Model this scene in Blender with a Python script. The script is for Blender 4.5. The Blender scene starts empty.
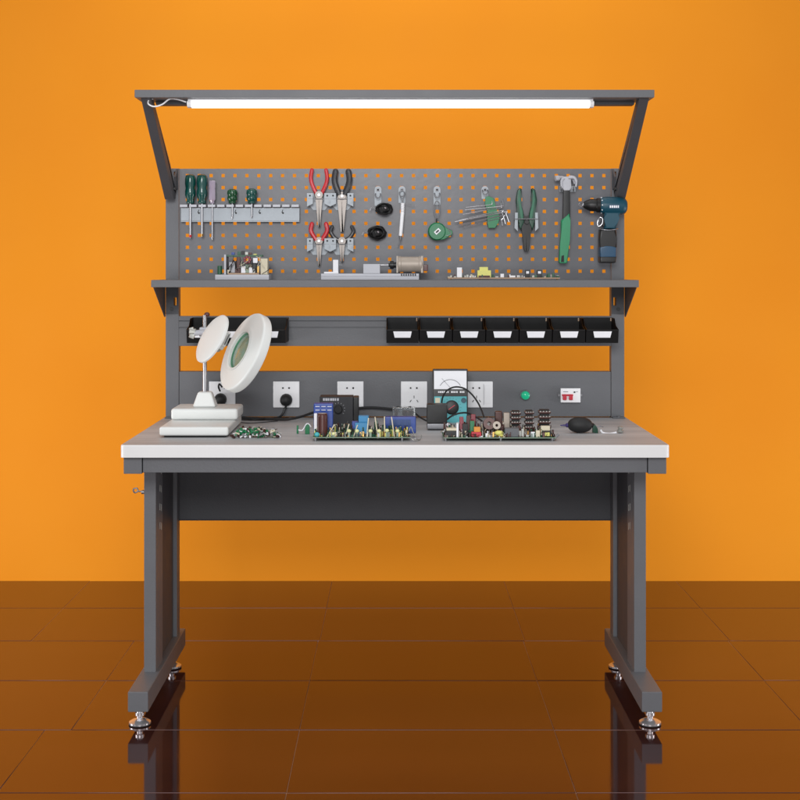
import bpy, bmesh, math, random
from mathutils import Vector, Matrix
random.seed(7)
sc = bpy.context.scene
C = sc.collection
R = math.radians
# ------------------------------------------------------------ camera figures
CY, CH, F, VX, VY = -3.75, 1.255, 1375.0, 395.0, 271.0   # level camera, 800 px wide photo
def K(Y): return (Y - CY) / F                             # metres per photo pixel at depth Y
def at(px, py, Y): return Vector(((px - VX) * K(Y), Y, CH - (py - VY) * K(Y)))
TOP = 0.78                                                # table top height
# ------------------------------------------------------------ materials
def mat(name, col, rough=.5, metal=0., var=.06, scale=30., bump=0., emit=0., trans=0., coat=0., stretch=(1,1,1), spec=.5, rvar=.08):
    m = bpy.data.materials.new(name); m.use_nodes = True
    nt = m.node_tree; N = nt.nodes; L = nt.links
    b = N['Principled BSDF']
    b.inputs['Roughness'].default_value = rough
    b.inputs['Metallic'].default_value = metal
    b.inputs['Specular IOR Level'].default_value = spec
    b.inputs['Coat Weight'].default_value = coat
    b.inputs['Coat Roughness'].default_value = .1
    b.inputs['Transmission Weight'].default_value = trans
    tc = N.new('ShaderNodeTexCoord'); mp = N.new('ShaderNodeMapping')
    mp.inputs['Scale'].default_value = stretch
    L.new(tc.outputs['Object'], mp.inputs['Vector'])
    nz = N.new('ShaderNodeTexNoise'); nz.inputs['Scale'].default_value = scale; nz.inputs['Detail'].default_value = 4
    L.new(mp.outputs['Vector'], nz.inputs['Vector'])
    mx = N.new('ShaderNodeMix'); mx.data_type = 'RGBA'
    lo = [max(0, c*(1-var)) for c in col[:3]] + [1]; hi = [min(1, c*(1+var)) for c in col[:3]] + [1]
    mx.inputs[6].default_value = lo; mx.inputs[7].default_value = hi
    L.new(nz.outputs['Fac'], mx.inputs['Factor'])
    L.new(mx.outputs[2], b.inputs['Base Color'])
    mr = N.new('ShaderNodeMapRange'); mr.inputs['To Min'].default_value = max(0, rough-rvar); mr.inputs['To Max'].default_value = min(1, rough+rvar)
    L.new(nz.outputs['Fac'], mr.inputs['Value']); L.new(mr.outputs[0], b.inputs['Roughness'])
    if bump:
        bp = N.new('ShaderNodeBump'); bp.inputs['Strength'].default_value = bump; bp.inputs['Distance'].default_value = .002
        n2 = N.new('ShaderNodeTexNoise'); n2.inputs['Scale'].default_value = scale*12
        L.new(tc.outputs['Object'], n2.inputs['Vector'])
        L.new(n2.outputs['Fac'], bp.inputs['Height']); L.new(bp.outputs['Normal'], b.inputs['Normal'])
    if emit:
        b.inputs['Emission Color'].default_value = (*col[:3], 1); b.inputs['Emission Strength'].default_value = emit
    return m
def s(r, g, b):                                           # sRGB 0-255 -> linear
    f = lambda c: c/12.92 if c <= .04045 else ((c+.055)/1.055)**2.4
    return (f(r/255), f(g/255), f(b/255))
M = {}
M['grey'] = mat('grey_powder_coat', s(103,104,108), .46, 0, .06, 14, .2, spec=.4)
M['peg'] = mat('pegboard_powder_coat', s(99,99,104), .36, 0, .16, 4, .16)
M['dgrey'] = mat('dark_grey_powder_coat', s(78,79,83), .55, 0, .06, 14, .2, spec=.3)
M['black'] = mat('black_plastic', s(15,15,16), .42, 0, .15, 40)
M['binblack'] = mat('black_bin_plastic', s(12,11,12), .5, 0, .15, 20, spec=.25)
M['rubber'] = mat('black_rubber', s(30,30,31), .6, 0, .15, 60, .1)
M['white'] = mat('white_plastic', s(246,246,249), .38, 0, .02, 20)
M['edge'] = mat('white_edge_band', s(231,230,230), .4, 0, .04, 9, .1)
M['lampwhite'] = mat('off_white_enamel', s(226,228,226), .4, 0, .02, 12)
M['card'] = mat('white_card', s(245,245,250), .6, 0, .02, 20)
M['tube'] = mat('lit_tube', (1,1,1), .4, 0, 0, 5, emit=1.7)
M['chrome'] = mat('chrome', s(176,176,180), .3, .9, .03, 50)
M['foot'] = mat('bright_chrome_foot', s(232,232,236), .22, .85, .05, 50)
M['steel'] = mat('brushed_steel', s(142,142,146), .45, .7, .12, 60, .1, stretch=(1,1,6))
M['zinc'] = mat('zinc_plated_steel', s(160,166,172), .5, .35, .2, 50, .1)
M['jaw'] = mat('worn_jaw_steel', s(122,116,112), .38, .85, .2, 60)
M['inlay'] = mat('green_grip_inlay', s(34,104,76), .4, 0, .15, 60)
M['alu'] = mat('aluminium', s(182,183,190), .5, .2, .08, 30, stretch=(.2,1,4))
M['red'] = mat('red_vinyl_grip', s(200,38,48), .3, 0, .08, 60)
M['redp'] = mat('red_switch', s(200,40,60), .4, 0, .05, 60)
M['dgrip'] = mat('charcoal_vinyl_grip', s(52,52,56), .3, 0, .1, 60)
M['green'] = mat('dark_green_handle', s(8,72,66), .22, 0, .12, 60, coat=.4)
M['green2'] = mat('deep_green_handle', s(14,70,38), .22, 0, .12, 60, coat=.4)
M['tgreen'] = mat('bright_green_plastic', s(14,118,72), .35, 0, .12, 40)
M['hgreen'] = mat('hammer_green_grip', s(46,140,96), .45, 0, .10, 40)
M['pgreen'] = mat('pliers_green_grip', s(16,66,48), .34, 0, .15, 40)
M['lilac'] = mat('lilac_clear_plastic', s(190,176,196), .15, 0, .1, 40, trans=.3)
M['teal'] = mat('drill_teal_plastic', s(10,70,88), .42, 0, .08, 30)
M['teal2'] = mat('blue_battery_plastic', s(34,74,104), .42, 0, .08, 30)
M['meter'] = mat('turquoise_plastic', s(70,176,184), .4, 0, .05, 30)
M['pcb'] = mat('green_circuit_board', s(40,92,66), .4, 0, .3, 180)
M['pcbe'] = mat('board_edge', s(150,168,150), .5, 0, .1, 60)
M['tan'] = mat('tan_circuit_board', s(176,146,120), .5, 0, .15, 60)
M['blue'] = mat('blue_capacitor_sleeve', s(28,66,150), .35, 0, .12, 60)
M['lblue'] = mat('light_blue_relay', s(46,134,184), .4, 0, .12, 60)
M['brown'] = mat('brown_capacitor_sleeve', s(88,50,46), .3, 0, .15, 40, stretch=(6,6,1))
M['coil'] = mat('dark_copper_winding', s(72,44,40), .35, .3, .5, 260)
M['redcoil'] = mat('red_lacquered_winding', s(132,26,46), .3, 0, .3, 200)
M['yellow'] = mat('yellow_tape', s(226,222,120), .45, 0, .08, 60)
M['cream'] = mat('cream_ceramic', s(222,212,186), .5, 0, .08, 60)
M['motor'] = mat('motor_casing', s(176,164,152), .45, .15, .16, 40)
M['orange'] = mat('orange_component', s(226,150,60), .5, 0, .08, 60)
M['silverpart'] = mat('tinned_leads', s(165,165,160), .4, .5, .2, 90)
M['gled'] = mat('green_indicator_lens', s(30,190,140), .2, 0, .1, 60, emit=.12)
M['led'] = mat('pale_led_lens', s(232,232,170), .25, 0, .1, 60)
M['clear'] = mat('clear_plastic', s(225,230,232), .08, 0, .02, 30, trans=.85)
M['gring'] = mat('green_glass_rim', s(70,130,98), .25, 0, .2, 60)
M['glass'] = mat('magnifier_glass', s(176,206,188), .08, 0, .05, 30, trans=.62)  # pale green stands in for the green ring's reflection in the lens
M['dark'] = mat('near_black_hole', s(14,14,16), .6, 0, .1, 30)
M['ink'] = mat('printed_ink', s(40,40,44), .6, 0, .05, 30)
M['brass'] = mat('brass', s(190,150,90), .3, .9, .08, 60)
M['purple'] = mat('violet_plastic', s(60,50,110), .4, 0, .08, 60)

def top_mat():
    m = mat('grey_laminate_top', s(148,148,149), .5, 0, .02, 3, spec=.2)
    nt = m.node_tree; N = nt.nodes; L = nt.links; b = N['Principled BSDF']
    tc = N.new('ShaderNodeTexCoord'); mp = N.new('ShaderNodeMapping'); mp.inputs['Scale'].default_value = (1.0, 7, 1)
    L.new(tc.outputs['Object'], mp.inputs['Vector'])
    nz = N.new('ShaderNodeTexNoise'); nz.inputs['Scale'].default_value = 3.2; nz.inputs['Detail'].default_value = 9; nz.inputs['Roughness'].default_value = .62
    L.new(mp.outputs['Vector'], nz.inputs['Vector'])
    cr = N.new('ShaderNodeValToRGB'); cr.color_ramp.elements[0].position = .34; cr.color_ramp.elements[1].position = .66
    cr.color_ramp.elements[0].color = (*s(170,171,173), 1); cr.color_ramp.elements[1].color = (*s(194,194,195), 1)
    L.new(nz.outputs['Fac'], cr.inputs['Fac']); L.new(cr.outputs['Color'], b.inputs['Base Color'])
    return m
M['top'] = top_mat()

def wall_mat():
    m = mat('orange_backdrop_paint', s(243,150,28), .75, 0, .0, 3, .04, spec=.2)
    nt = m.node_tree; N = nt.nodes; L = nt.links; b = N['Principled BSDF']
    tc = N.new('ShaderNodeTexCoord')
    nz = N.new('ShaderNodeTexNoise'); nz.inputs['Scale'].default_value = .9; nz.inputs['Detail'].default_value = 3
    L.new(tc.outputs['Object'], nz.inputs['Vector'])
    mx = N.new('ShaderNodeMix'); mx.data_type = 'RGBA'
    mx.inputs[6].default_value = (*s(234,137,23), 1); mx.inputs[7].default_value = (*s(247,158,33), 1)
    L.new(nz.outputs['Fac'], mx.inputs['Factor']); L.new(mx.outputs[2], b.inputs['Base Color'])
    return m
M['wall'] = wall_mat()

def tile_mat():
    m = bpy.data.materials.new('polished_dark_brown_tile'); m.use_nodes = True
    nt = m.node_tree; N = nt.nodes; L = nt.links; b = N['Principled BSDF']
    tc = N.new('ShaderNodeTexCoord')
    mp = N.new('ShaderNodeMapping'); mp.inputs['Scale'].default_value = (.7, 3.5, 1)
    L.new(tc.outputs['Object'], mp.inputs['Vector'])
    nz = N.new('ShaderNodeTexNoise'); nz.inputs['Scale'].default_value = 1.6; nz.inputs['Detail'].default_value = 6
    L.new(mp.outputs['Vector'], nz.inputs['Vector'])
    cr = N.new('ShaderNodeValToRGB')
    cr.color_ramp.elements[0].position = .3; cr.color_ramp.elements[1].position = .75
    cr.color_ramp.elements[0].color = (.024, .0055, .004, 1); cr.color_ramp.elements[1].color = (.038, .009, .006, 1)
    L.new(nz.outputs['Fac'], cr.inputs['Fac']); L.new(cr.outputs['Color'], b.inputs['Base Color'])
    mr = N.new('ShaderNodeMapRange'); mr.inputs['To Min'].default_value = .03; mr.inputs['To Max'].default_value = .10
    L.new(nz.outputs['Fac'], mr.inputs['Value']); L.new(mr.outputs[0], b.inputs['Roughness'])
    b.inputs['IOR'].default_value = 2.12; b.inputs['Specular Tint'].default_value = (1, .72, .74, 1)
    n2 = N.new('ShaderNodeTexNoise'); n2.inputs['Scale'].default_value = 5; n2.inputs['Detail'].default_value = 1
    L.new(tc.outputs['Object'], n2.inputs['Vector'])
    bp = N.new('ShaderNodeBump'); bp.inputs['Strength'].default_value = .008; bp.inputs['Distance'].default_value = .003
    L.new(n2.outputs['Fac'], bp.inputs['Height']); L.new(bp.outputs['Normal'], b.inputs['Normal'])
    return m
M['tile'] = tile_mat()
M['grout'] = mat('tile_joint', s(170,122,92), .4, 0, .97, 1.3, rvar=.2)

# ------------------------------------------------------------ mesh builder
def smooth_path(pts, n=6):
    pts = [Vector(p) for p in pts]
    if len(pts) < 3: return pts
    out = []
    for i in range(len(pts)-1):
        p0 = pts[max(i-1,0)]; p1 = pts[i]; p2 = pts[i+1]; p3 = pts[min(i+2,len(pts)-1)]
        for j in range(n):
            t = j/n
            out.append(.5*((2*p1)+(p2-p0)*t+(2*p0-5*p1+4*p2-p3)*t*t+(3*p1-p0-3*p2+p3)*t**3))
    out.append(pts[-1]); return out
class MB:
    def __init__(self, M4=None):
        self.bm = bmesh.new(); self.T = M4 or Matrix.Identity(4)
    def _merge(self, b2, mi):
        bmesh.ops.recalc_face_normals(b2, faces=b2.faces[:])
        vs = [self.bm.verts.new(self.T @ v.co) for v in b2.verts]
        b2.verts.index_update()
        for f in b2.faces:
            try: nf = self.bm.faces.new([vs[v.index] for v in f.verts]); nf.material_index = mi
            except ValueError: pass
        b2.free(); return self
    def box(self, x0, x1, y0, y1, z0, z1, bev=0, m=0, seg=2):
        b = bmesh.new(); bmesh.ops.create_cube(b, size=1)
        for v in b.verts: v.co = Vector(((x0+x1)/2+v.co.x*(x1-x0), (y0+y1)/2+v.co.y*(y1-y0), (z0+z1)/2+v.co.z*(z1-z0)))
        if bev: bmesh.ops.bevel(b, geom=b.edges[:], offset=bev, segments=seg, affect='EDGES', profile=.5)
        return self._merge(b, m)
    def obox(self, c, size, rot=(0,0,0), bev=0, m=0):
        T = self.T; self.T = T @ Matrix.Translation(Vector(c)) @ Matrix.Rotation(rot[2],4,'Z') @ Matrix.Rotation(rot[1],4,'Y') @ Matrix.Rotation(rot[0],4,'X')
        sx, sy, sz = [a/2 for a in size]; self.box(-sx, sx, -sy, sy, -sz, sz, bev, m); self.T = T; return self
    def prism(self, pts, y0, y1, bev=0, m=0):              # outline in XZ
        b = bmesh.new()
        a = [b.verts.new((p[0], y0, p[1])) for p in pts]; c = [b.verts.new((p[0], y1, p[1])) for p in pts]
        n = len(pts); b.faces.new(a); b.faces.new(c[::-1])
        for i in range(n): b.faces.new((a[i], c[i], c[(i+1)%n], a[(i+1)%n]))
        if bev:
            es = [e for e in b.edges if abs(e.verts[0].co.y-e.verts[1].co.y) < 1e-7]
            bmesh.ops.bevel(b, geom=es, offset=bev, segments=2, affect='EDGES', profile=.5)
        return self._merge(b, m)
    def ppx(self, pts, Y, th, bev=0, m=0):                 # outline measured off the photo at depth Y, real thickness th
        q = [at(px, py, Y) for px, py in pts]
        return self.prism([(p.x, p.z) for p in q], Y, Y+th, bev, m)
    def prism_yz(self, pts, x0, x1, m=0):
        b = bmesh.new()
        a = [b.verts.new((x0, p[0], p[1])) for p in pts]; c = [b.verts.new((x1, p[0], p[1])) for p in pts]
        n = len(pts); b.faces.new(a); b.faces.new(c[::-1])
        for i in range(n): b.faces.new((a[i], c[i], c[(i+1)%n], a[(i+1)%n]))
        return self._merge(b, m)
    def ring(self, prof, p0, axis, seg=24, m=0, closed=False):   # lathe: prof = [(radius, along)]
        axis = Vector(axis).normalized(); q = Vector((0,0,1)).rotation_difference(axis).to_matrix().to_4x4()
        T = Matrix.Translation(Vector(p0)) @ q
        b = bmesh.new(); rows = []
        for r, h in prof:
            if r < 1e-6: rows.append([b.verts.new(T @ Vector((0,0,h)))])
            else: rows.append([b.verts.new(T @ Vector((r*math.cos(2*math.pi*k/seg), r*math.sin(2*math.pi*k/seg), h))) for k in range(seg)])
        pairs = list(zip(rows, rows[1:])) + ([(rows[-1], rows[0])] if closed else [])
        for A, B in pairs:
            for k in range(seg):
                k2 = (k+1) % seg
                if len(A) == 1 and len(B) == 1: continue
                if len(A) == 1: b.faces.new((A[0], B[k], B[k2]))
                elif len(B) == 1: b.faces.new((A[k], A[k2], B[0]))
                else: b.faces.new((A[k], A[k2], B[k2], B[k]))
        if not closed:
            for row in (rows[0], rows[-1]):
                if len(row) > 1: b.faces.new(row)
        return self._merge(b, m)
    def cyl(self, p0, p1, r0, r1=None, seg=20, m=0, bev=0):
        p0 = Vector(p0); p1 = Vector(p1); r1 = r0 if r1 is None else r1; h = (p1-p0).length
        prof = [(r0,0),(r1,h)] if not bev else [(r0-bev,0),(r0,bev),(r1,h-bev),(r1-bev,h)]
        return self.ring(prof, p0, p1-p0, seg, m)
    def ball(self, c, r, m=0, sc=(1,1,1), seg=20):
        b = bmesh.new(); bmesh.ops.create_uvsphere(b, u_segments=seg, v_segments=seg//2+2, radius=1)
        for v in b.verts: v.co = Vector(c) + Vector((v.co.x*r*sc[0], v.co.y*r*sc[1], v.co.z*r*sc[2]))
        return self._merge(b, m)
    def tube(self, pts, r, seg=8, m=0, smooth=True, r_end=None):
        P = smooth_path(pts) if smooth else [Vector(p) for p in pts]
        b = bmesh.new(); rows = []; up = None
        for i, p in enumerate(P):
            d = (P[min(i+1,len(P)-1)] - P[max(i-1,0)]).normalized()
            if up is None: up = d.orthogonal().normalized()
            u = (up - d*up.dot(d)); u = u.normalized() if u.length > 1e-6 else d.orthogonal().normalized(); up = u
            w = d.cross(u); rr = r if r_end is None else r+(r_end-r)*i/(len(P)-1)
            rows.append([b.verts.new(p + rr*(u*math.cos(2*math.pi*k/seg)+w*math.sin(2*math.pi*k/seg))) for k in range(seg)])
        for A, B in zip(rows, rows[1:]):
            for k in range(seg): b.faces.new((A[k], A[(k+1)%seg], B[(k+1)%seg], B[k]))
        b.faces.new(rows[0]); b.faces.new(rows[-1][::-1])
        return self._merge(b, m)
    def build(self, name, mats, parent=None, label=None):
        if not isinstance(mats, (list, tuple)): mats = [mats]
        org = parent_origin(parent)
        if org is None:                                   # single-mesh thing: origin at its base
            xs = [v.co for v in self.bm.verts]
            org = Vector(((min(v.x for v in xs)+max(v.x for v in xs))/2, (min(v.y for v in xs)+max(v.y for v in xs))/2, min(v.z for v in xs)))
        for v in self.bm.verts: v.co -= org
        self.bm.normal_update()
        for e in self.bm.edges:
            if len(e.link_faces) == 2 and e.calc_face_angle(0) > .62: e.smooth = False
        for f in self.bm.faces: f.smooth = True
        me = bpy.data.meshes.new(name); self.bm.to_mesh(me); self.bm.free()
        for k in mats: me.materials.append(M[k])
        o = bpy.data.objects.new(name, me); C.objects.link(o)
        wn = o.modifiers.new('weighted_normals', 'WEIGHTED_NORMAL'); wn.keep_sharp = True; wn.weight = 100
        if parent is not None: o.parent = parent
        else: o.location = org
        o['_org'] = list(org)
        if label: o['label'] = label
        return o
def parent_origin(p): return None if p is None else Vector(p['_org'])
def thing(name, loc, label, cat, group=None):
    o = bpy.data.objects.new(name, None); C.objects.link(o); o.location = loc; o['_org'] = list(loc)
    o.empty_display_size = .05
    o['label'] = label; o['category'] = cat
    if group: o['group'] = group
    return o
def tag(o, label, cat, group=None, kind=None):
    if label: o['label'] = label
    if cat: o['category'] = cat
    if group: o['group'] = group
    if kind: o['kind'] = kind
    return o
def dup(root, delta, label):
    r = root.copy(); C.objects.link(r); r.location = root.location + Vector(delta); r['label'] = label
    for ch in list(root.children):
        c = ch.copy(); C.objects.link(c); c.parent = r
        for g in list(ch.children):
            d = g.copy(); C.objects.link(d); d.parent = c
    return r
def holed_plate(mb, x0, x1, z0, z1, y0, y1, holes):
    """plate with real rectangular through-holes; holes = [(hx0,hx1,hz0,hz1)] lying on a regular grid"""
    xs = sorted({x0, x1, *[round(h[0],6) for h in holes], *[round(h[1],6) for h in holes]})
    zs = sorted({z0, z1, *[round(h[2],6) for h in holes], *[round(h[3],6) for h in holes]})
    def solid(i, j):
        if i < 0 or j < 0 or i >= len(xs)-1 or j >= len(zs)-1: return False
        cx = (xs[i]+xs[i+1])/2; cz = (zs[j]+zs[j+1])/2
        return not any(h[0] < cx < h[1] and h[2] < cz < h[3] for h in holes)
    b = bmesh.new(); V = {}
    def v(i, k, j):
        if (i,k,j) not in V: V[i,k,j] = b.verts.new((xs[i], (y0,y1)[k], zs[j]))
        return V[i,k,j]
    for i in range(len(xs)-1):
        for j in range(len(zs)-1):
            if not solid(i,j): continue
            b.faces.new((v(i,0,j), v(i+1,0,j), v(i+1,0,j+1), v(i,0,j+1)))
            b.faces.new((v(i,1,j), v(i,1,j+1), v(i+1,1,j+1), v(i+1,1,j)))
            if not solid(i-1,j): b.faces.new((v(i,0,j), v(i,0,j+1), v(i,1,j+1), v(i,1,j)))
            if not solid(i+1,j): b.faces.new((v(i+1,0,j), v(i+1,1,j), v(i+1,1,j+1), v(i+1,0,j+1)))
            if not solid(i,j-1): b.faces.new((v(i,0,j), v(i,1,j), v(i+1,1,j), v(i+1,0,j)))
            if not solid(i,j+1): b.faces.new((v(i,0,j+1), v(i+1,0,j+1), v(i+1,1,j+1), v(i,1,j+1)))
    T = [mb.bm.verts.new(x.co) for x in b.verts]; b.verts.index_update()
    for f in b.faces: mb.bm.faces.new([T[x.index] for x in f.verts])
    b.free(); return mb

# ============================================================ SETTING
WY = 1.817
w = MB(); w.box(-6, 6, WY, WY+.1, -.02, 5.2)
tag(w.build('wall', 'wall'), None, None, kind='structure')
# floor: polished tiles with thin joints
fl = MB()
ys = [3.306-CY*-1+0 for _ in range(1)]
rows = [-3.75+3.306+.4535*k for k in range(-9, 6)] + [WY-.002]
for ri in range(len(rows)-1):
    y0, y1 = rows[ri], rows[ri+1]
    if y1 <= y0: continue
    k = ri-9
    off = {0:-.261, 1:-.261, 2:-.261, 3:-.255, 4:-.255}.get(k, -.261)
    seams = sorted({round(off + .696*j, 4) for j in range(-8, 9)})
    if k in (1, 2): seams = [x for x in seams if x > -.5] + [-.885, -1.57, -2.3, -3.0, -3.7, -4.4, -5.1]
    if k in (3, 4): seams = [x for x in seams if x > -.5] + [-1.235, -1.93, -2.63, -3.3, -4.0, -4.7]
    seams = sorted(seams)
    for x0, x1 in zip(seams, seams[1:]):
        g = .0014; tl = random.uniform(-.0013, .0013); tx = random.uniform(-.0010, .0010)
        fl.box(x0+.0007, x1-.0007, y0+.0019, y1-.0019, -.012, 0, .0009, 0, 1)
        vs = fl.bm.verts; vs.ensure_lookup_table()
        for v in vs[-24:]:
            if v.co.z > -.006: v.co.z += (v.co.y-(y0+y1)/2)*tl + (v.co.x-(x0+x1)/2)*tx
fl.box(-5.8, 5.6, -4.6, WY-.001, -.03, -.0016, 0, 1)
tag(fl.build('floor', ['tile', 'grout']), None, None, kind='structure')

# ============================================================ WORKBENCH
bench = thing('workbench', (0, .375, 0), 'grey steel electronics workbench with white-edged top, pegboard, shelf and overhead light', 'workbench')
HW = .75
# table top
t = MB()
def rounded_rect(x0, x1, y0, y1, r, n=6):
    out = []
    for cx, cy, a0 in ((x1-r,y1-r,0),(x0+r,y1-r,90),(x0+r,y0+r,180),(x1-r,y0+r,270)):
        for k in range(n+1):
            a = R(a0+90*k/n); out.append((cx+r*math.cos(a), cy+r*math.sin(a)))
    return out
def slab(mb, pts, z0, z1, bev=0, m=0):
    b = bmesh.new()
    a = [b.verts.new((p[0], p[1], z0)) for p in pts]; c = [b.verts.new((p[0], p[1], z1)) for p in pts]
    n = len(pts); b.faces.new(a); b.faces.new(c[::-1])
    for i in range(n): b.faces.new((a[i], c[i], c[(i+1)%n], a[(i+1)%n]))
    if bev:
        es = [e for e in b.edges if abs(e.verts[0].co.z-e.verts[1].co.z) < 1e-7]
        bmesh.ops.bevel(b, geom=es, offset=bev, segments=3, affect='EDGES', profile=.5)
    return mb._merge(b, m)
slab(t, rounded_rect(-HW+.0025, HW-.0025, .0025, .7475, .012), TOP-.031, TOP)
tt = t.build('tabletop', 'top', bench)
t = MB()
o_ = rounded_rect(-HW, HW, 0, .75, .014); i_ = rounded_rect(-HW+.0025, HW-.0025, .0025, .7475, .012)
b = bmesh.new(); n = len(o_)
prof = [(o_, TOP-.034), (o_, TOP-.0035), ([((a[0]*.6+c[0]*.4),(a[1]*.6+c[1]*.4)) for a, c in zip(o_, i_)], TOP-.0008), (i_, TOP+.0002), (i_, TOP-.034)]
rws = [[b.verts.new((p[0], p[1], z)) for p in ps] for ps, z in prof]
for A, B in zip(rws, rws[1:]+rws[:1]):
    for k in range(n): b.faces.new((A[k], A[(k+1)%n], B[(k+1)%n], B[k]))
t._merge(b, 0); t.build('edge_band', 'edge', tt)
# underframe rails
zr1 = TOP-.035; zr0 = at(0, 472.5, .03).z
t = MB(); t.box(-.693, .693, .028, .058, zr0, zr1-.001, .0015); t.build('front_rail', 'grey', bench)
zbot = .043; ztop = .099
for sx in (-1, 1):
    def X(a, b): return (min(sx*a, sx*b), max(sx*a, sx*b))
    lg = MB(); x0, x1 = X(.6895, .724)
    # front post, C-section with slots on its inner flank
    lg.box(x0, x1, .216, .262, ztop-.002, zr0+.002, .002)
    xa, xb = X(.6895, .695); lg.box(xa, xb, .2625, .330, ztop-.002, zr0+.002, .0008)
    lg.box(x0, x1, .60, .655, ztop-.002, zr0+.002, .002)          # rear post
    leg = lg.build('leg', 'grey', bench)
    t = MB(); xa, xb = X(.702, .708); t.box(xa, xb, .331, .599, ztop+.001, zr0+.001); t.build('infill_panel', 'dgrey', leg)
    t = MB(); xa, xb = X(.695, .745); t.box(xa, xb, .024, .72, zr0-.003, zr1-.001, .0015); t.build('top_rail', 'grey', leg)
    t = MB(); xa, xb = X(.678, .734); t.box(xa, xb, .026, .70, zbot, ztop, .003); t.build('foot_rail', 'grey', leg)
    for k in range(2):
        for j in range(4):
            t = MB(); xa, xb = X(.6887, .6897); yy = .285+.022*k; zz = zr0-.028-.055*j-(.006 if k else 0)
            t.box(xa, xb, yy-.0025, yy+.0025, zz-.010, zz+.010); t.build('slot', 'silverpart', leg)
    for yy in (.056, .60):
        t = MB()
        t.ring([(.027,0),(.030,.003),(.030,.008),(.022,.013),(.012,.016),(.0085,.018),(.0085,.026),(.013,.026),(.013,.034),(.0085,.034),(.0085,.044)], (sx*.706, yy, .0005), (0,0,1), 28)
        fo = t.build('levelling_foot', 'foot', leg)
        t = MB(); t.ring([(.0302,0),(.0308,.0015),(.0302,.003)], (sx*.706, yy, .0010), (0,0,1), 28); t.build('rubber_ring', 'rubber', leg)
# hook on outer left leg
t = MB()
p = at(143, 492, .24)
t.tube([p+Vector((.004,0,0)), p+Vector((-.012,0,.002)), p+Vector((-.024,0,-.002)), p+Vector((-.028,0,.008)), p+Vector((-.018,0,.011)), p+Vector((-.014,0,.004))], .0022, m=0)
t.cyl(p+Vector((.004,0,0)), p+Vector((-.004,0,0)), .006)
t.build('side_hook', 'chrome', bench)
# modesty panel
z0 = at(0, 520, .655).z
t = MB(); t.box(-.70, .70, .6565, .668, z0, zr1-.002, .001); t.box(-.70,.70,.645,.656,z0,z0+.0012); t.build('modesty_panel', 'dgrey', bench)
# uprights with an oval slot
zt = at(0, 168.5, .70).z
SC = K(.70)
for sx in (-1, 1):
    t = MB(); x0, x1 = (sx*.742, sx*.700) if sx < 0 else (.700, .742)
    hs = []
    for py in (175.5, 301.5):
        c = at(0, py, .70).z; cx = sx*.7115
        hs.append((cx-.0045, cx+.0045, c-.013, c+.013))
    xs0 = x0; holed_plate(t, x0, x1, TOP+.0005, zt, .70, .738, hs)
    t.build('upright', 'grey', bench)
# base plates of the uprights
    t = MB(); t.box(x0+.001, x1-.001, .672, .699, TOP+.0006, TOP+.004, .001); t.cyl((sx*.721,.686,TOP+.004),(sx*.721,.686,TOP+.008),.006,seg=6); t.build('foot_plate', 'grey', bench)
# pegboard
px0, px1 = -.699, .699
pz0 = at(0, 281, .703).z; hw = .0054
holes = []
for i in range(36):
    for j in range(9):
        c = at(187.4+11.9*i, 175.6+11.95*j, .703)
        if i in (0,) and j < 3: pass
        holes.append((c.x-hw, c.x+hw, c.z-hw, c.z+hw))
t = MB(); holed_plate(t, px0, px1, pz0, zt-.001, .703, .7045, holes)
t.box(px0, px1, .7046, .722, zt-.0025, zt-.0005)
t.build('pegboard', 'peg', bench)
# shelf with brackets
sz1 = at(0, 280, .477).z; sz0 = at(0, 287.3, .477).z
t = MB(); t.box(-HW, HW, .477, .6995, sz0, sz1, .0015); sh = t.build('shelf', 'grey', bench)
for sx in (-1, 1):
    t = MB(); x0, x1 = sorted((sx*.745, sx*.7425))
    t.prism_yz([(.485, sz0-.0005), (.6985, sz0-.0005), (.6985, at(0,316,.70).z), (.690, at(0,317,.70).z)], x0, x1)
    t.build('bracket', 'dgrey', sh)
    t = MB(); x0, x1 = sorted((sx*.7415, sx*.7005)); c = at(0,301.5,.697).z
    holed_plate(t, x0, x1, at(0,314,.70).z, sz0-.001, .6965, .6985, [(sx*.7115-.0045, sx*.7115+.0045, c-.013, c+.013)])
    t.build('mounting_plate', 'dgrey', sh)
    t = MB(); t.cyl((sx*.722,.6965,at(0,309,.697).z),(sx*.722,.692,at(0,309,.697).z),.006,seg=6); t.build('bolt','black',sh)
# bin rail
rz1 = at(0,316,.70).z; rz0 = at(0,346,.70).z; g1 = at(0,321,.70).z; g2 = at(0,327.5,.70).z
t = MB()
t.box(-.6995,.6995,.704,.712,rz0,rz1)
t.box(-.6995,.6995,.700,.7035,rz0,g2-.002,.0008); t.box(-.6995,.6995,.700,.7035,g2+.0012,g1-.0015,.0008); t.box(-.6995,.6995,.6985,.7035,g1+.0015,rz1,.0008)
t.build('bin_rail', 'grey', bench)
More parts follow.
